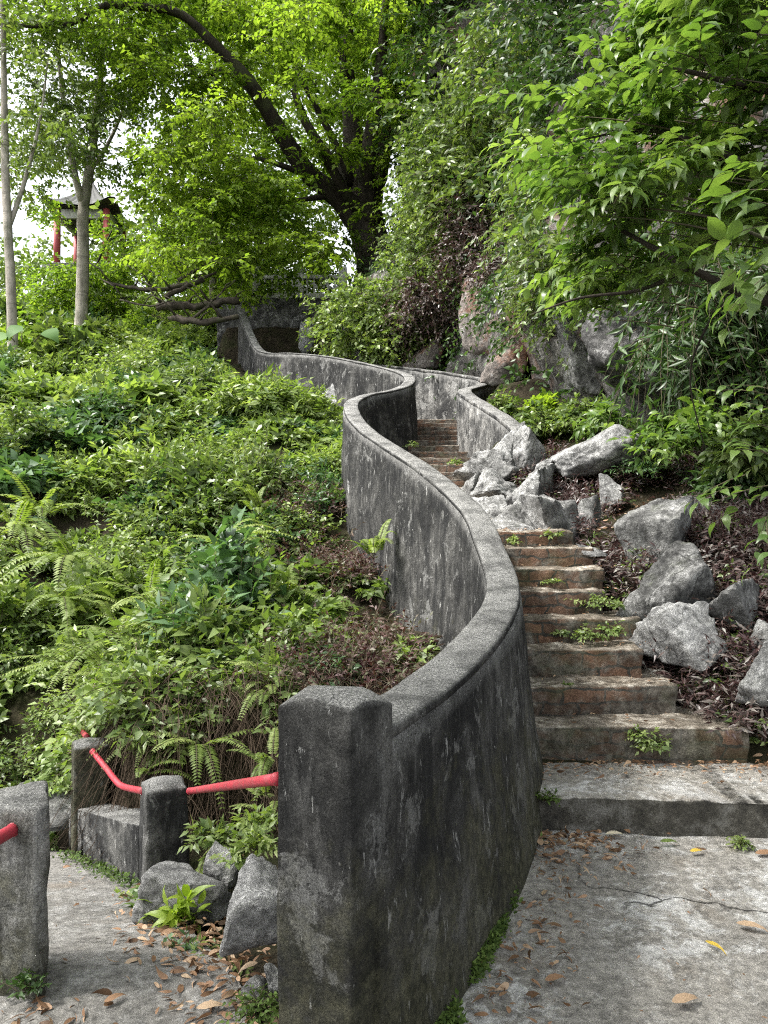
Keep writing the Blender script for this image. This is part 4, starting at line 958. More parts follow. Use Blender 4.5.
def tips(n, seed, dmin, dmax):
    r = np.random.default_rng(seed); out = []
    while len(out) < n:
        x = r.uniform(490, 850); y = r.uniform(-70, 350); D = r.uniform(dmin, dmax)
        if x < edge(y) + 8: continue
        if x > 545 and y > 318: continue
        if y > 235 and x > 600 and r.random() < .5: continue
        if y < 75 and x < 640 and (x - 560) < (75 - y) * 0.6: continue
        if x < 640 and y < 40 : continue
        out.append(P(x, y, D))
    return np.array(out)
pc_ = tips(112, 302, 4.6, 6.7); tp = np.repeat(pc_, 9, 0); n = len(tp)
d = np.repeat(np.column_stack([rng.uniform(-1, -.5, 112), rng.uniform(-.7, .2, 112), rng.uniform(-.1, .4, 112)]), 9, 0)
a_ = rng.uniform(-1.25, 1.25, n); d = np.column_stack([d[:, 0] * np.cos(a_) - d[:, 1] * np.sin(a_), d[:, 0] * np.sin(a_) + d[:, 1] * np.cos(a_), d[:, 2] + rng.normal(0, .12, n)]); d = unit(d)
ln = rng.uniform(.3, .62, n)
b = tp + np.array([.3, .06, -.02]) + rng.normal(0, .1, (n, 3)) * np.array([1, 1, .35])
sprigs(rng, lv, b, d, ln, 10, 0.15, 0.068, 0.3, 0.8, 1.1, 0.26, 0.08, (0, 1), st, 0.004, 0.3, tmean=np.repeat(rng.random(112), 9))
for e in pc_: st.add((e + np.array([.95, .2, -.12]))[None], unit(np.array([[-.95, -.15, .15]])), np.array([.75]), np.array([0.1]), np.array([.009]), 5)
# larger leaves near the camera on the right
for x, y, D, dx, dz, L in [(768, 190, 3.6, -1, .0, .2), (770, 225, 3.6, -1, -.3, .22), (775, 255, 3.7, -1, -.5, .2), (770, 280, 3.8, -.6, -.8, .2), (775, 165, 3.7, -1, .2, .2),
                           (745, 475, 3.9, -.8, -.1, .13), (770, 455, 3.9, -.8, .2, .14), (772, 505, 3.9, -.6, -.3, .14), (775, 430, 4.0, -.8, .1, .14), (772, 485, 3.8, -.7, 0, .13), (770, 395, 4.1, -1, .3, .13)]:
    bb = np.array([P(x, y, D)] * 2); bb[1] += rng.normal(0, .05, 3)
    sprigs(rng, lv, bb, np.array([[dx, -.15, dz]] * 2) + rng.normal(0, .2, (2, 3)), .34, 6, L * .72, L * .36, .25, .7, .8, .3, .05, (0.1, .9), st, .004, .2)
lv.build('foliage', M['lf_shrub'], ot, 'ov3'); st.build('twig_sprays', M['twig'], ot)

# ------------------------------------------------------------------ shrubs
def bush(label, px, D, w_px, h, mat, seed, n=70, nl=10, ll=0.1, asp=0.45, droop=0.35, lo=0.1, shape='dia', name='bush', cat='bush', group=None, y_off=0, xyz=None, jit=0.35, spread=0.85, up=0.7, stem=None):
    rng = np.random.default_rng(seed); x = (px - 384) / F * D
    c = np.array([x, D, T(x, D)]) if xyz is None else np.asarray(xyz, float)
    r = w_px / 2 * D / F; t = thing(name, label, cat, c, group); lv, st = Leaves(), Stems()
    d = dome_dirs(rng, n, lo, 1); ln = np.linalg.norm(d * np.array([r, r, h]), axis=1) * rng.uniform(.75, 1.15, n)
    d = unit(d * np.array([r, r, h])); b = c + rng.normal(0, .08, (n, 3)) * np.array([r, r, 0.0])
    sprigs(rng, lv, b, d, ln, nl, ll, ll * asp, droop, spread, up, jit, 0.25, (0, 1), st, 0.004)
    # side shoots fill the outer shell
    k = rng.integers(0, n, n * 2); tt = rng.uniform(.5, .95, n * 2); bb = b[k] + d[k] * (ln[k] * tt)[:, None]; bb[:, 2] -= droop * ln[k] * tt ** 2
    sprigs(rng, lv, bb, d[k] * .6 + rng.normal(0, .5, (n * 2, 3)) + Z * .15, r * rng.uniform(.25, .5, n * 2), max(5, nl - 4), ll, ll * asp, .25, spread, up, jit, .1, (0, 1), st, .0025)
    lv.build('foliage', M[mat], t, shape, c); st.build('stems', M[stem or 'twig'], t, c)
    return t
SG = 'bushes on the left slope'
bush('bright green lance leaved bush against the wall below its far bend', 262, 12.8, 115, .85, 'lf_light', 401, 150, 12, .19, .3, .3, group=SG)
bush('smaller bright bush between the lance leaved bush and the wall', 318, 13.4, 55, .75, 'lf_light', 402, 60, 10, .13, .35, group=SG)
bush('dark glossy bush left of the bright lance leaved bush', 190, 14.0, 100, 1.0, 'lf_mid', 403, 80, 10, .15, .35, group=SG)
bush('blue green bush with big drooping leaves in the upper middle of the slope', 110, 12.0, 130, 1.3, 'lf_blue', 404, 90, 10, .16, .32, .5, group=SG)
bush('yellow green bush at the top of the slope below the pavilion trunk', 140, 16.5, 120, 1.3, 'lf_light', 405, 90, 10, .12, .6, group=SG)
bush('low light green bush under the logs at the top of the slope', 196, 16.2, 60, .4, 'lf_mid', 406, 70, 10, .11, .5, group=SG)
bush('broad bright green bush right in the middle of the slope', 215, 10.5, 130, 1.0, 'lf_light', 407, 100, 10, .11, .5, group=SG)
bush('rounded mid green bush on the slope at the left edge', 20, 10.5, 120, 1.2, 'lf_mid', 408, 90, 10, .11, .5, group=SG)
bush('dense small leaved bush above the ferns in the left half of the slope', 150, 8.6, 170, .85, 'lf_light', 409, 120, 10, .075, .55, group=SG)
bush('pale yellow green bush beside the purple plants at the wall', 290, 8.6, 110, .65, 'lf_light', 410, 90, 10, .075, .55, group=SG)
bush('light green weed bush under the upper bend of the wall', 330, 10.6, 60, .45, 'lf_light', 411, 70, 9, .08, .5, group=SG)
bush('leafy bush overhanging the dark bank above the stubby post', 215, 6.2, 130, .5, 'lf_mid', 412, 90, 10, .065, .55, .6, group=SG)
bush('pale leaved bush at the lip of the bank left of the big pillar', 262, 5.7, 80, .35, 'lf_light', 413, 70, 9, .055, .55, .6, group=SG)
bush('small dark leaved bush just above the big pillar', 322, 5.5, 90, .26, 'lf_blue', 414, 70, 9, .055, .45, .4, group=SG)
bush('green bush at the left edge low on the slope', 20, 7.4, 130, .8, 'lf_mid', 415, 90, 10, .07, .55, .5, group=SG)
bush('thin green bush low on the slope above the rock ledge', 70, 6.6, 90, .45, 'lf_light', 416, 70, 9, .055, .5, .5, group=SG)
bush('big leaved shrub at the far left under the slender pale tree', 12, 13.5, 100, .9, 'lf_blue', 417, 60, 7, .26, .65, .4, shape='ov3', group=SG)
bush('tall bright shrub in front of the pavilion rock', 38, 21, 100, 1.6, 'lf_tree', 418, 110, 10, .2, .5, group=SG)
bush('feathery yellow green shrub right of the pavilion', 135, 22, 60, 1.9, 'lf_tree', 419, 90, 10, .18, .45, .6, group=SG)
bush('yellow shrub at the far left edge below the pavilion', 10, 18.5, 80, 1.2, 'lf_tree', 420, 80, 10, .17, .5, group=SG)
bush('yellow green shrub hiding the foot of the slim trunk before the pavilion', 84, 19.0, 80, 1.0, 'lf_light', 422, 90, 10, .15, .5, group=SG)
bush('loose yellow green shrub rising in front of the left pavilion column', 58, 25, 90, 2.6, 'lf_tree', 423, 90, 10, .2, .5, .5, group=SG)
bush('loose yellow green shrub rising in front of the right pavilion column', 112, 25, 80, 2.7, 'lf_tree', 424, 90, 10, .2, .5, .5, group=SG)
mass('leafy_sapling', 'loose leafy sapling screening the base of the pavilion', 'tree', 'lf_tree', [(box(40, 128, 264, 296), 30, 23.5, 26, .35, .6), (box(98, 138, 212, 268), 12, 23.5, 26, .3, .5), (box(36, 60, 196, 222), 4, 24, 26, .25, .4)], 215, 13, .5, 9, .17, .09, .4, trunk=([(92, 318, 25), (90, 290, 25), (98, 262, 25), (112, 230, 25)], [.06, .05, .04, .02]))
bush('low dark shrub in front of the fallen logs', 190, 16.8, 80, .55, 'lf_dark', 425, 80, 10, .13, .45, .5, group=SG)
bush('dark shrub behind the logs at the foot of the terrace', 165, 19.6, 90, .9, 'lf_mid', 421, 80, 10, .16, .45, group=SG)
RG = 'shrubs at the foot of the cliff'
bush('lime green shrub with drooping leaves above the parapet corner', 500, 12.4, 50, 1.2, 'lf_lime', 430, 40, 9, .17, .38, .7, .45, 'ov3', group=RG, xyz=P(512, 404, 13.9))
bush('low lime green bush right of the drooping lime shrub', 545, 11.2, 50, .35, 'lf_lime', 431, 40, 8, .12, .55, .5, group=RG, xyz=P(546, 412, 11.2))
bush('leafy green bush filling the slope between the lime bush and the pale slab', 580, 10.2, 80, .5, 'lf_mid', 438, 60, 9, .1, .5, .5, group=RG, xyz=P(582, 424, 10.2))
bush('low fresh green plant growing just above the parapet corner', 505, 12.6, 50, .4, 'lf_light', 439, 40, 8, .1, .5, .5, group=RG, xyz=P(515, 405, 12.4))
bush('small shaded green plant on the bare soil beside the parapet wall', 500, 11.4, 50, .4, 'lf_mid', 440, 40, 8, .1, .5, .5, group=RG, xyz=P(503, 412, 11.3))
bush('straggling green bush on the dirt bank behind the broad left pillar', 20, 6.2, 100, .4, 'lf_mid', 441, 60, 9, .055, .5, .4, group=SG)
bush('sprawling pale weed bush low on the dirt bank at the far left edge', -10, 5.8, 100, .35, 'lf_light', 442, 60, 9, .05, .5, .4, group=SG)
bush('mid green bush behind the end of the parapet wall', 535, 10.6, 70, .6, 'lf_mid', 432, 60, 9, .1, .5, .5, group=RG, xyz=P(538, 432, 10.6))
bush('feathery green shrub growing on the broad pale slab', 610, 9.0, 70, .5, 'lf_shrub', 433, 26, 9, .14, .34, .8, group=RG, xyz=P(606, 422, 9.0), shape='ov3')
bush('broad leaved shrub below the smooth shoulder of rock', 690, 7.8, 120, .55, 'lf_shrub', 434, 50, 9, .14, .45, .7, group=RG, xyz=P(690, 430, 7.8), shape='ov3')
bush('dark leafy shrub in the shade at the right edge', 745, 7.2, 110, .9, 'lf_dark', 435, 80, 10, .12, .45, .6, group=RG, xyz=P(745, 500, 7.2))
bush('shaded shrub above the boulders at the right edge', 740, 6.6, 90, .7, 'lf_mid', 436, 45, 9, .12, .5, .6, group=RG, xyz=P(752, 460, 6.6), shape='ov3')
bush('small pale green shrub on the ground between slab and boulders', 640, 8.2, 70, .22, 'lf_blue', 437, 40, 8, .07, .4, .5, group=RG, xyz=P(645, 466, 8.2))

# ------------------------------------------------------------------ taro with big heart shaped leaves
t = thing('taro_plant', 'taro plant with big heart shaped leaves at the top left of the slope', 'plant', P(22, 338, 14.5)); lv, st = Leaves(), Stems(); rng = np.random.default_rng(450)
for x, y, dx in [(22, 326, -.5), (46, 330, .8), (8, 334, -.8)]:
    q = P(x, y, 14.2 + rng.uniform(-.4, .4)); b0 = P(22 + (x - 22) * .5, 342, 14.5); v = q - b0; l = np.linalg.norm(v)
    st.add(b0[None], unit(v)[None], np.array([l]), np.array([0.0]), np.array([.014]))
    lv.add(q[None], np.array([[dx, -.5, -.55]]), np.array([[dx * .4, -.9, .5]]), .4, .34, np.array([rng.random()]))
lv.build('foliage', M['lf_taro'], t, 'ov3'); st.build('stems', M['twig'], t)

# ------------------------------------------------------------------ ferns
def fern(label, px, py, D, seed, n=8, L=0.6, pl=0.075, lean=(0, -.4, 0), mat='lf_fern', group='ferns on the left slope', up=(.25, .9), droop=.55, np_=24, name='fern', on=False):
    rng = np.random.default_rng(seed); c = P(px, py, D)
    if on: c[2] = T(c[0], c[1]) + .02
    t = thing(name, label, 'fern', c, group); lv, st = Leaves(), Stems()
    d = unit(dome_dirs(rng, n, *up) + np.array(lean)); ln = L * rng.uniform(.65, 1.15, n); dr = droop * rng.uniform(.7, 1.3, n); b = np.repeat(c[None], n, 0) + rng.normal(0, .02, (n, 3))
    st.add(b, d, ln, dr, .004, 8); tw = rng.random(n)
    for s in np.linspace(.12, 1, np_):
        pos = b + d * (ln * s)[:, None]; pos[:, 2] -= dr * ln * s * s; tan = d.copy(); tan[:, 2] -= 2 * dr * s; tan = unit(tan)
        sd = unit(np.cross(tan, Z)); nr = np.cross(sd, tan)
        l = pl * (L / .6) * (1.12 - s) ** .55 * min(1, .45 + s * 2.2)
        for q in (-1, 1):
            lv.add(pos, sd * q + tan * .35 + rng.normal(0, .06, (n, 3)) - Z * .12, nr + rng.normal(0, .12, (n, 3)), l, l * .3 + .004, np.clip(.3 + .5 * tw + rng.normal(0, .12, n), 0, 1))
    lv.build('fronds', M[mat], t, 'dia', c); st.build('stems', M['twig'], t, c)
fl = [('fern with long pale fronds arching left in the middle of the slope', 245, 610, 7.0, .75, (-.6, -.5, 0)), ('bright single crowned fern standing at the lip of the bank above the big pillar', 272, 690, 5.5, .42, (-.2, -.5, .4)),
      ('upright yellow green fern against the foot of the wall', 375, 555, 7.4, .42, (-.2, -.3, .9)), ('fern arching right on the slope beside the purple plants', 286, 596, 7.0, .5, (.6, -.3, .2)),
      ('small upright fern among the weeds in the middle of the slope', 259, 512, 8.6, .45, (.1, -.2, .8)), ('large fern with spreading fronds at the left edge', 18, 535, 8.2, .8, (.2, -.5, .1)),
      ('big fern drooping over the bushes in the left half of the slope', 70, 560, 7.8, .8, (.3, -.5, 0)), ('fern hanging low above the far dark post', 120, 640, 6.6, .6, (-.2, -.6, 0)),
      ('fern with drooping fronds above the bare twigs', 110, 680, 6.2, .55, (-.5, -.5, 0)), ('fern pointing left at the lower left of the slope', 75, 665, 6.6, .5, (-.5, -.4, .1)),
      ('small fern on the slope above the rock ledge', 60, 600, 7.2, .5, (.5, -.4, .1)), ('fern between the bushes at the upper left', 40, 515, 9.2, .75, (.2, -.5, .3)), ('broad fern in the shade of the bushes at mid slope', 150, 600, 7.2, .6, (.2, -.6, .1)),
      ('pale fern on the right of the broad mid slope bush', 222, 545, 8.0, .7, (.2, -.5, .2))]
for i, (lb, x, y, D, L, le) in enumerate(fl): fern(lb, x, y, D * .955, 500 + i, 10, L * 1.2, .078, le)
BG = 'ferns in the dark bank behind the posts'
fb = [('fern growing from the bank between the two posts', 145, 775, 4.75, .45, (.35, -.4, .5)), ('long fern hanging down the bank behind the stubby post', 200, 745, 4.85, .6, (-.1, -.5, -.2)), ('fern leaning over the red rail behind the stubby post', 150, 735, 5.0, .4, (-.3, -.5, .2)),
      ('fern beside the left face of the big pillar', 272, 760, 4.4, .38, (-.3, -.5, .1)), ('little bright fern at the right foot of the stubby post', 200, 862, 3.75, .26, (.4, -.4, .4)),
      ('small fern under the straight red rail', 270, 800, 4.3, .3, (-.4, -.4, .2))]
for i, (lb, x, y, D, L, le) in enumerate(fb): fern(lb, x, y, D, 530 + i, 7, L, .07, le, group=BG, mat='lf_fern')

# ------------------------------------------------------------------ undergrowth of the left slope
rng = np.random.default_rng(600)
kinds = {'lf_light': Leaves(), 'lf_mid': Leaves(), 'lf_blue': Leaves()}; farl = {'lf_light': Leaves(), 'lf_mid': Leaves(), 'lf_blue': Leaves()}; redl = Leaves(); st = Stems()
pts = []
while len(pts) < 1400:
    y = 5.0 + 19.5 * rng.random() ** 1.3; x = rng.uniform(-0.56 * y - .4, float(xwall(min(y, 19.5))) - .25)
    if y < 5.5 and x < -1.75: continue
    if y < 5.35 and x > -1.35 and rng.random() < .8: continue
    if y < 6.4 and x < -2.4 and rng.random() < .7: continue
    if y > 20 and x > -4.8: continue
    if y > 14.5 and x > float(xwall(min(y, 19.5))) - .9: continue
    pts.append((x, y))
pts = np.array(pts); zz = terrain(pts[:, 0], pts[:, 1]); pn = fbm(np.column_stack([pts * .8, zz]), 3, 3); pn2 = fbm(np.column_stack([pts * 1.1, zz]), 13, 2); pn3 = fbm(np.column_stack([pts * .75, zz]), 19, 2)
for (x, y), z, a, a2, a3 in zip(pts, zz, pn, pn2, pn3):
    if a3 < -.42 and y > 6.2: continue
    wd = float(xwall(y)) - x
    purple = (y < 9.5 and wd < 1.25 * (1 - (y - 7.5) ** 2 / 8 if y > 7.5 else 1) and rng.random() < .48)
    sc_ = min(1.3, .62 + y / 22); hv = np.clip(.8 + 1.1 * a3, .2, 2.0) * (0.45 if y < 5.7 else (.6 if y > 14 and x > -7 else 1))
    c = np.array([x, y, z - .03]); r = rng.uniform(.28, .5) * sc_; h = rng.uniform(.45, 1.0) * sc_ * hv
    if wd < .9: h *= .5; r *= .7
    by_bend = y > 11.5 and x > -.215 * y
    if by_bend: h = min(h, .32); r *= .8
    if y > 15 and by_bend: continue
    n = 34; d = dome_dirs(rng, n, .05, 1); q = d * np.array([r, r, h]); ln = np.linalg.norm(q, axis=1) * rng.uniform(.6, 1.15, n); d = unit(q)
    if purple:
        n = 70; d = dome_dirs(rng, n, .3, 1)
        sprigs(rng, redl, np.repeat(c[None], n, 0) + rng.normal(0, .2, (n, 3)) * np.array([1, 1, .1]), d, rng.uniform(.16, .5, n), 9, .06, .022, .2, .8, .5, .5, .2, (0, 1), st, .003); continue
    mt = 'lf_light' if a > (-.15 if y < 9 else -.02) else ('lf_mid' if a2 > -.05 else 'lf_blue')
    ll = (.07 + .006 * (y - 5)) * rng.uniform(.75, 1.6); asp = rng.choice([.32, .45, .55, .62])
    if rng.random() < .13 and y > 5.8 and wd > .8 and not by_bend: ll *= 1.75; ln = ln * 1.5; d = unit(d + Z * .5)
    sprigs(rng, (farl if y > 10 else kinds)[mt], np.repeat(c[None], n, 0) + rng.normal(0, .1, (n, 3)) * np.array([1, 1, 0]), d, ln, 10, ll, ll * asp, .35, .85, .7, .42, .25, (0, 1), st, .003, tmean=np.clip(rng.normal(.5 + .3 * a2, .2), 0, 1))
nm = {'lf_light': ('undergrowth', 'low light green plants covering the near part of the left slope'), 'lf_mid': ('undergrowth', 'low mid green plants between the bushes of the left slope'), 'lf_blue': ('undergrowth', 'low blue green plants in the hollows of the left slope')}
for k_, lv in kinds.items(): tag(lv.build('undergrowth', M[k_]), nm[k_][1], kind='stuff')
for k_, lv in farl.items(): tag(lv.build('undergrowth', M[k_], shape='quad'), nm[k_][1].replace('low', 'distant low').replace('near', 'upper'), kind='stuff')
tag(redl.build('undergrowth', M['lf_red']), 'reddish purple weeds along the left side of the curved wall', kind='stuff')
tag(st.build('undergrowth', M['drytwig']), 'thin stems of the slope plants', kind='stuff')

rng = np.random.default_rng(605); lv = Leaves(); lv2 = Leaves(); n = 330
y = rng.uniform(17.5, 30, n); x = rng.uniform(-.66 * y, -4.6, n); x = np.where(y > 20.3, np.minimum(x, -4.8), x); z = terrain(x, y)
for i in range(n):
    m = 26; d = dome_dirs(rng, m, .1, 1); h = rng.uniform(.5, 1.2)
    sprigs(rng, lv if rng.random() < .6 else lv2, np.repeat(np.array([[x[i], y[i], z[i]]]), m, 0) + rng.normal(0, .2, (m, 3)) * np.array([1, 1, 0]), d * np.array([1, 1, 1.2]), h * rng.uniform(.6, 1.1, m), 9, .17, .085, .35, .85, .7, .4, .2)
tag(lv.build('undergrowth', M['lf_light'], shape='quad'), 'bright plants along the top of the left slope below the slim trees', kind='stuff')
tag(lv2.build('undergrowth', M['lf_mid'], shape='quad'), 'darker plants along the top of the left slope around the logs', kind='stuff')

# dead fibre and roots hanging over the bank
rng = np.random.default_rng(610); st = Stems(); n = 1500
x = rng.uniform(-1.75, .05, n); y = rng.uniform(4.72, 5.25, n); b = np.column_stack([x, y, terrain(x, y) + rng.uniform(.0, .25, n)])
st.add(b, unit(np.column_stack([rng.normal(0, .35, n), rng.uniform(-.8, -.1, n), rng.uniform(-.7, .3, n)])), rng.uniform(.2, .75, n), rng.uniform(.4, 1.1, n), rng.uniform(.0015, .004, n))
tag(st.build('hanging_roots', M['roots']), 'tangle of dead brown roots hanging over the dark bank', kind='stuff')
t = thing('bare_twig', 'bare pale twigs dangling over the bank above the far post', 'twig', P(135, 690, 5.4)); 
for pts in ([(134, 680, 5.5), (130, 700, 5.4), (118, 728, 5.2), (100, 745, 5.1)], [(138, 682, 5.5), (141, 710, 5.4), (148, 735, 5.3)], [(134, 680, 5.5), (120, 705, 5.4), (97, 730, 5.3)], [(136, 640, 5.9), (137, 665, 5.6), (136, 690, 5.5)]):
    tube('twig', L_(pts), [.006, .005, .004, .003][:len(pts)], M['drytwig'], t, 6, 1, .1, .05)

# ------------------------------------------------------------------ purple ground cover at the right
rng = np.random.default_rng(620); lv = Leaves(); st = Stems(); n = 9500
y = 4.35 + 5.2 * rng.random(n) ** 1.15; x = stairR(y) + .02 + rng.random(n) * np.minimum(4.2, .6 * y + 1.2 - stairR(y)); 
keep = (fbm(np.column_stack([x * 1.4, y * 1.4, 0 * x]), 45, 3) > -.5) & (rng.random(n) < np.where(y > 7, .9, 1)); x, y = x[keep], y[keep]; n = len(x)
b = np.column_stack([x, y, terrain(x, y) + .0])
sprigs(rng, lv, b, np.column_stack([rng.normal(0, .55, n), rng.normal(-.2, .5, n), rng.uniform(.5, 1.2, n)]), rng.uniform(.14, .42, n), 10, .08, .019, .25, .75, .6, .45, .1, (0, 1), st, .003)
lg = Leaves(); k = rng.random(n) < .05; m = int(k.sum()); q = np.repeat(b[k], 6, 0) + rng.normal(0, .05, (m * 6, 3)) * np.array([1, 1, 0])
sprigs(rng, lg, q, dome_dirs(rng, m * 6, .3, 1), rng.uniform(.1, .34, m * 6), 7, .05, .026, .3, .85, .7, .4, .2, (0, 1))
tag(lg.build('undergrowth', M['lf_mid']), 'small green weeds growing through the purple ground cover at the right', kind='stuff')
tag(lv.build('purple_ground_cover', M['lf_purple']), 'purple and silver strap leaved ground cover between the boulders', kind='stuff')
# ------------------------------------------------------------------ small plants
def weed(label, px, py, D, seed, r=.08, h=.08, n=14, ll=.035, mat='lf_light', asp=.5, group=None, shape='dia', nl=6, cat='weed', name='weed', lo=.1, droop=.3):
    c = P(px, py, D); rng = np.random.default_rng(seed); t = thing(name, label, cat, c, group); lv, st = Leaves(), Stems()
    d = unit(dome_dirs(rng, n, lo, 1) * np.array([r, r, h]) + np.array([0, -.15 * r, 0])); ln = rng.uniform(.6, 1.1, n) * max(r, h)
    sprigs(rng, lv, np.repeat(c[None], n, 0) + rng.normal(0, r * .25, (n, 3)) * np.array([1, .3, .15]), d, ln, nl, ll, ll * asp, droop, .85, .7, .4, .15, (.2, 1), st, .002)
    lv.build('foliage', M[mat], t, shape, c); st.build('stems', M['twig'], t, c)
WG = 'weeds on the steps'
for i, (lb, x, y, D, r, n, l) in enumerate([
    ('green weed on the riser of the second step, at its right', 650, 744, 4.26, .12, 26, .04), ('thin dark weed on the riser of the first step, at its middle', 640, 735, 4.27, .09, 16, .035),
    ('low green weed growing across the fourth step riser', 590, 635, 5.05, .14, 30, .035), ('weed tuft at the left end of the fourth step', 560, 633, 5.08, .06, 14, .03), ('leafy weed beside the low light boulder on the fourth step', 612, 630, 5.05, .1, 22, .04),
    ('wide weed on the fifth step below the angular boulder', 598, 603, 5.36, .16, 34, .035), ('weed at the right end of the fifth step', 617, 606, 5.3, .07, 16, .035), ('small tuft on the sixth step riser', 550, 582, 5.62, .08, 16, .03),
    ('pale weed at the top visible step beside the curved wall', 515, 541, 6.15, .07, 16, .035), ('light weed right of the top visible step', 552, 535, 6.2, .08, 18, .035), ('yellow green moss tuft on the upper steps', 455, 462, 9.6, .1, 20, .045),
    ('mossy tuft at the left of the upper steps by the wall', 412, 445, 11.2, .1, 20, .05), ('small weed at the foot of the third step', 568, 685, 4.6, .05, 12, .025), ('weed at the right of the second step beside the purple plants', 690, 735, 4.4, .09, 18, .04)]):
    weed(lb, x, y, D, 700 + i, r, r * .6, n, l, 'lf_light' if i % 3 else 'lf_mid', group=WG)
PG = 'small plants on the bank by the left path'
weed('bright broad leaved plant at the foot of the stubby post', 158, 912, 3.55, 720, .14, .2, 22, .09, 'lf_shrub', .5, PG, 'ov3', 6, 'plant', 'small_plant', .3)
weed('plant with long bright upright leaves on the sloping rock', 188, 925, 3.2, 721, .12, .2, 12, .13, 'lf_lime', .3, PG, 'ov3', 4, 'plant', 'small_plant', .4)
weed('feathery green plant at the edge of the path below the leaning boulder', 205, 970, 2.8, 722, .17, .13, 46, .04, 'lf_light', .45, PG, 'dia', 8, 'plant', 'small_plant')
weed('dark stalked plant left of the feathery green plant', 183, 965, 2.85, 723, .08, .16, 16, .045, 'lf_blue', .4, PG, 'dia', 7, 'plant', 'small_plant', .5)
weed('mossy green tuft at the foot of the big pillar', 262, 1012, 2.2, 724, .11, .08, 60, .022, 'moss', .5, PG, 'dia', 7, 'plant', 'small_plant')
weed('light green weed on top of the bank rock beside the pillar', 262, 850, 3.3, 725, .12, .12, 24, .06, 'lf_light', .35, PG, 'dia', 7, 'plant', 'small_plant', .3)
weed('leafy weed growing out between the light grey rock and the stubby post', 212, 840, 3.7, 732, .12, .14, 26, .06, 'lf_mid', .45, PG, 'dia', 7, 'plant', 'small_plant', .2)
weed('bright weed under the straight red rail beside the big pillar', 258, 828, 3.6, 733, .15, .16, 34, .06, 'lf_light', .4, PG, 'dia', 7, 'plant', 'small_plant', .2)
weed('small weed behind the leaning boulder', 240, 862, 3.3, 726, .08, .1, 16, .05, 'lf_light', .5, PG, 'dia', 6, 'plant', 'small_plant', .3)
weed('small pale weed left of the dark sloping rock', 135, 900, 3.7, 727, .1, .09, 24, .04, 'lf_light', .5, PG, 'dia', 6, 'plant', 'small_plant')
weed('dark little weed at the foot of the broad left pillar', 30, 990, 2.42, 728, .07, .09, 18, .03, 'lf_dark', .5, PG, 'dia', 6, 'plant', 'small_plant', .4)
weed('green tuft in the crack under the landing edge at the right', 740, 845, 3.55, 729, .07, .06, 22, .025, 'lf_light', .5, None, 'dia', 6)
weed('green weed at the left foot of the landing step', 548, 800, 3.72, 730, .08, .09, 30, .025, 'moss', .5, None, 'dia', 6)
weed('little round leaved weed on the dark bank by the far post', 60, 790, 5.0, 731, .09, .1, 18, .045, 'lf_light', .6, PG, 'dia', 5, 'plant', 'small_plant', .3)

# moss along the wall foot
rng = np.random.default_rng(740); lv = Leaves(); n = 15000
k = rng.random(n); yb = 2.05 + 2.2 * k; tnx = np.interp(yb, wy, WALLC[:, 0]); bat = np.interp(yb, [2, 2.7, 4.2, 6], [.03, .06, .15, .12]); gx_ = np.interp(yb, wy, np.gradient(WALLC[:, 0], WALLC[:, 1]))
off = .093 + bat * .88 + np.abs(rng.normal(0, .024, n)) * (0.6 + 1.0 * smooth(-.2, .6, fbm(np.column_stack([yb * 3, 0 * yb, 0 * yb]), 4, 2)))
cs = 1 / np.sqrt(1 + gx_ ** 2); x = tnx + off * cs; y = yb - off * cs * gx_
keep = fbm(np.column_stack([x * 5, y * 5, 0 * x]), 24, 3) > .16 - .3 * (rng.random(n) < .25); x, y, off = x[keep], y[keep], off[keep]; n = len(x)
pos = np.column_stack([x, y, .005 + rng.random(n) ** 2 * .045])
lv.add(pos, np.column_stack([rng.normal(0, 1, (n, 2)), rng.uniform(.1, 1.2, n)]), np.array([.3, -.3, 1]) + rng.normal(0, .4, (n, 3)), rng.uniform(.01, .028, n), rng.uniform(.006, .014, n), rng.random(n))
# moss beside the left path wall
n = 500; t_ = rng.random(n); q = p2[:2][None] + (p1[:2] - p2[:2])[None] * t_[:, None] - s[None] * -1 * 0
q = q + s[None] * (.12 + np.abs(rng.normal(0, .05, n)))[:, None]
lv.add(np.column_stack([q, pathz(q[:, 1]) + .01 + rng.random(n) * .04]), np.column_stack([rng.normal(0, 1, (n, 2)), rng.uniform(.1, 1, n)]), Z + rng.normal(0, .4, (n, 3)), rng.uniform(.015, .035, n), .014, rng.random(n))
tag(lv.build('moss', M['moss']), 'strip of green moss and tiny weeds along the foot of the walls', kind='stuff')

# ------------------------------------------------------------------ leaf litter
rng = np.random.default_rng(760); lv = Leaves()
def scatter(n, fx, zf, l0=.05, l1=.13, tint=(0, 1), lift=.012):
    x, y = fx(n); m = len(x); a = rng.random(m) * 6.28; L = rng.uniform(l0, l1, m) * rng.choice([.35, .5, .62], m)
    lv.add(np.column_stack([x, y, zf(x, y) + lift * rng.random(m) + .006]), np.column_stack([np.cos(a), np.sin(a), rng.normal(.05, .12, m)]), Z + rng.normal(0, .7, (m, 3)), L, L * rng.uniform(.18, .4, m), tint[0] + (tint[1] - tint[0]) * rng.random(m))
zero = lambda x, y: 0 * x
def wallside(n):
    y = rng.uniform(2.1, 3.72, n); return xwall(y) + .22 + np.abs(rng.normal(0, .16, n)), y
scatter(240, wallside, zero, .03, .11)
scatter(260, lambda n: (rng.normal(.85, .17, n), 3.72 - np.abs(rng.normal(0, .16, n))), zero, .04, .13, (.1, 1))
scatter(420, lambda n: (rng.uniform(.2, 3, n), rng.uniform(2.1, 3.65, n)), zero, .008, .035)
scatter(420, lambda n: (rng.uniform(.75, 2.9, n), 4.26 - np.abs(rng.normal(0, .16, n))), lambda x, y: 0 * x + .18, .03, .11)
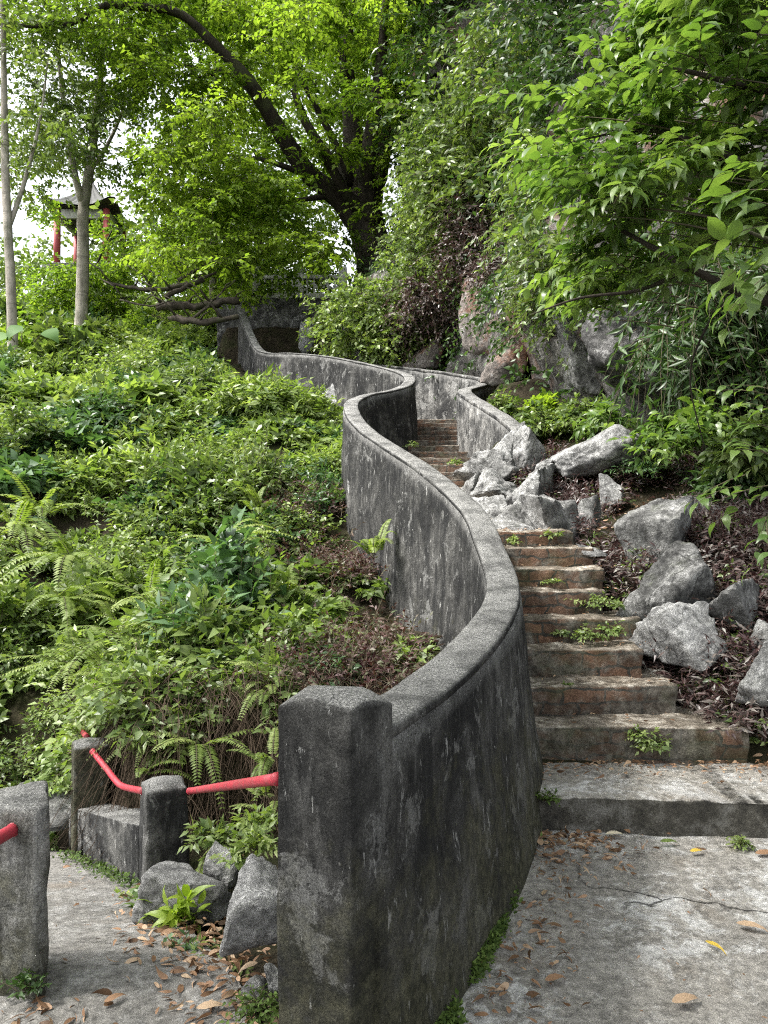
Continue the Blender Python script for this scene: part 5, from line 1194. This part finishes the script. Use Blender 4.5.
scatter(160, lambda n: (2.1 + np.abs(rng.normal(0, .5, n)), rng.uniform(4.0, 4.5, n)), lambda x, y: np.maximum(terrain(x, y), .18) + .01, .05, .13)
for yf, zt in zip(ys, tops): scatter(34, lambda n: (rng.uniform(.75, 1.75, n), yf + rng.uniform(.03, .27, n)), lambda x, y: 0 * x + zt + .005, .025, .07)
def pathedge(n):
    t = rng.random(n); e = catmull([(-.35, 2.25), (-.72, 3.0), (-1.12, 3.9)], .05); i = (t * (len(e) - 1)).astype(int); return e[i, 0] + rng.normal(-.03, .13, n), e[i, 1] + rng.normal(0, .05, n)
scatter(650, pathedge, lambda x, y: np.maximum(terrain(x, y), pathz(y)) + .004, .05, .13)
scatter(90, lambda n: (rng.uniform(-2.2, -.5, n), rng.uniform(2.5, 4.6, n)), lambda x, y: pathz(y) + .006, .03, .09)
scatter(70, lambda n: (rng.normal(-1.15, .2, n), rng.normal(2.3, .06, n)), zero, .06, .13)
scatter(500, lambda n: (rng.uniform(-3.6, -.6, n), rng.uniform(4.4, 6.3, n)), terrain, .03, .08, (0, .8))
scatter(1800, lambda n: (lambda y: (stairR(y) + rng.random(n) * 2.6, y))(rng.uniform(4.5, 8.5, n)), terrain, .04, .1, (0, 1), .1)
scatter(160, lambda n: (lambda y: (xwall(y) - .25 - rng.random(n) * 1.2, y))(rng.uniform(5.2, 9, n)), terrain, .04, .08, (0, 1), .12)
tag(lv.build('leaf_litter', M['lf_dry'], shape='ov3'), 'dry brown fallen leaves strewn over paths, steps and banks', kind='stuff')

def single_leaf(label, px, py, L, ang, mat='lf_dry', tint=.5, z=0.0, asp=.3):
    D = (EYE - z) * F / (py - 522.7); c = P(px, py, D); lv = Leaves()
    lv.add(c[None] + np.array([[0, 0, .012]]), np.array([[cos(ang), sin(ang), .06]]), np.array([[.1, -.15, 1.0]]), L, L * asp, np.array([tint]))
    o = lv.build('fallen_leaf', M[mat], shape='ov3', loc=c); tag(o, label, 'leaf', 'single fallen leaves on the concrete')
for q in [('small yellow leaf lying alone on the pale concrete', 705, 944, .08, -.9, 'lf_yellow', .5), ('cream coloured leaf at the foot of the landing near the wall', 606, 836, .1, .1, 'lf_cream', .5), ('light brown leaf on the concrete near the bottom right', 672, 1006, .12, .35, 'lf_dry', .9),
          ('pale tan leaf on the concrete at the right', 736, 926, .12, -.35, 'lf_dry', .95), ('brown leaf lying alone in the middle of the pale concrete', 545, 984, .09, .4, 'lf_dry', .55), ('curled tan leaf standing by the moss at the wall foot', 541, 848, .12, 1.5, 'lf_dry', .85),
          ('reddish brown leaf on the moss halfway along the wall', 472, 970, .12, .9, 'lf_dry', .6), ('brown leaf lying alone on the grey left path', 104, 1006, .08, .8, 'lf_dry', .6), ('dull green leaf at the foot of the landing', 660, 844, .1, .1, 'lf_mid', .6), ('yellowish leaf beside the dull green leaf', 690, 854, .08, .3, 'lf_yellow', .2),
          ('long brown leaf under the right end of the landing', 755, 856, .13, .1, 'lf_dry', .6), ('pale tan leaf on the left path near the bottom', 196, 1012, .1, .3, 'lf_dry', .95)]: single_leaf(*q)

# ------------------------------------------------------------------ unseen tree added to shade the forecourt; dry leaves there suggest one
rng = np.random.default_rng(800); t = thing('unseen_shade_tree', 'unseen tall tree added behind and above to shade the concrete forecourt', 'tree', (-4.6, -2.5, 0))
tube('trunk', [(-4.6, -2.5, -.2), (-4.5, -2.4, 2), (-4.1, -2.0, 4), (-3.6, -1.4, 6), (-3.2, -.8, 8)], [.32, .26, .23, .2, .12], M['bark'], t, 12, 4, .12, .3)
for e in ((-1.0, 2.6, 7.2), (-3.2, 3.4, 7.4), (0.8, .2, 7.6), (-6, 1.5, 7.5)): tube('limb', [(-3.9, -1.8, 5), ((-3.9 + e[0]) / 2, (-1.8 + e[1]) / 2, 6.6), e], [.15, .1, .03], M['bark'], t, 8, 5, .1, .3)
lv, st = Leaves(), Stems(); C = np.column_stack([rng.uniform(-7, 2.6, 120), rng.uniform(-4, 3.9, 120), rng.uniform(6.2, 8.6, 120)])
pad_crown(rng, lv, st, C, rng.uniform(.5, .9, 120), 9, .8, 9, .22, .11, .3)
lv.build('crown', M['lf_tree'], t, 'quad'); st.build('twig_sprays', M['twig'], t)
SKY_S, SUN_S, SUN_ANG, EXPO = 0.15, 2.4, 9, 1.82

# ------------------------------------------------------------------ camera, sky, sun
cam = bpy.data.cameras.new('camera'); co = bpy.data.objects.new('camera', cam); COL.objects.link(co)
cam.sensor_fit = 'VERTICAL'; cam.sensor_height = 24.0; cam.lens = 24.0 * F / 1024; cam.clip_start = 0.05; cam.clip_end = 500
co.location = (0, 0, EYE); co.rotation_euler = (pi / 2 + PITCH, 0, 0)
sc.camera = co
w = bpy.data.worlds.new('World'); sc.world = w; w.use_nodes = True
nt = w.node_tree; bg = nt.nodes['Background']
sky = nt.nodes.new('ShaderNodeTexSky'); sky.sky_type = 'NISHITA'; sky.sun_disc = False
SUN_EL, SUN_AZ = radians(54), radians(-100)          # azimuth from +Y towards +X
sky.sun_elevation = SUN_EL; sky.sun_rotation = SUN_AZ; sky.dust_density = 4.0; sky.air_density = 1.0; sky.ozone_density = 1.0
hs = nt.nodes.new('ShaderNodeHueSaturation'); hs.inputs['Saturation'].default_value = 0.22
nt.links.new(sky.outputs[0], hs.inputs['Color']); nt.links.new(hs.outputs[0], bg.inputs[0]); bg.inputs[1].default_value = SKY_S
sl = bpy.data.lights.new('sun', 'SUN'); sl.energy = SUN_S; sl.angle = radians(SUN_ANG); sl.color = (1, 0.96, 0.9)
so = bpy.data.objects.new('sun', sl); COL.objects.link(so)
dv = np.array([sin(SUN_AZ) * cos(SUN_EL), cos(SUN_AZ) * cos(SUN_EL), sin(SUN_EL)])
from mathutils import Vector
so.rotation_euler = Vector(dv).to_track_quat('Z', 'Y').to_euler(); so.location = (-10, 5, 30)
sc.view_settings.view_transform = 'Standard'; sc.view_settings.look = 'None'; sc.view_settings.gamma = 1.0
sc.view_settings.use_curve_mapping = False
sc.view_settings.exposure = EXPO
sc.cycles.use_denoising = False
sc.cycles.max_bounces = 7; sc.cycles.diffuse_bounces = 3; sc.cycles.glossy_bounces = 2; sc.cycles.transmission_bounces = 4; sc.cycles.transparent_max_bounces = 4
sc.cycles.caustics_reflective = False; sc.cycles.caustics_refractive = False
sc.cycles.pixel_filter_type = 'BLACKMAN_HARRIS'; sc.cycles.filter_width = 1.15
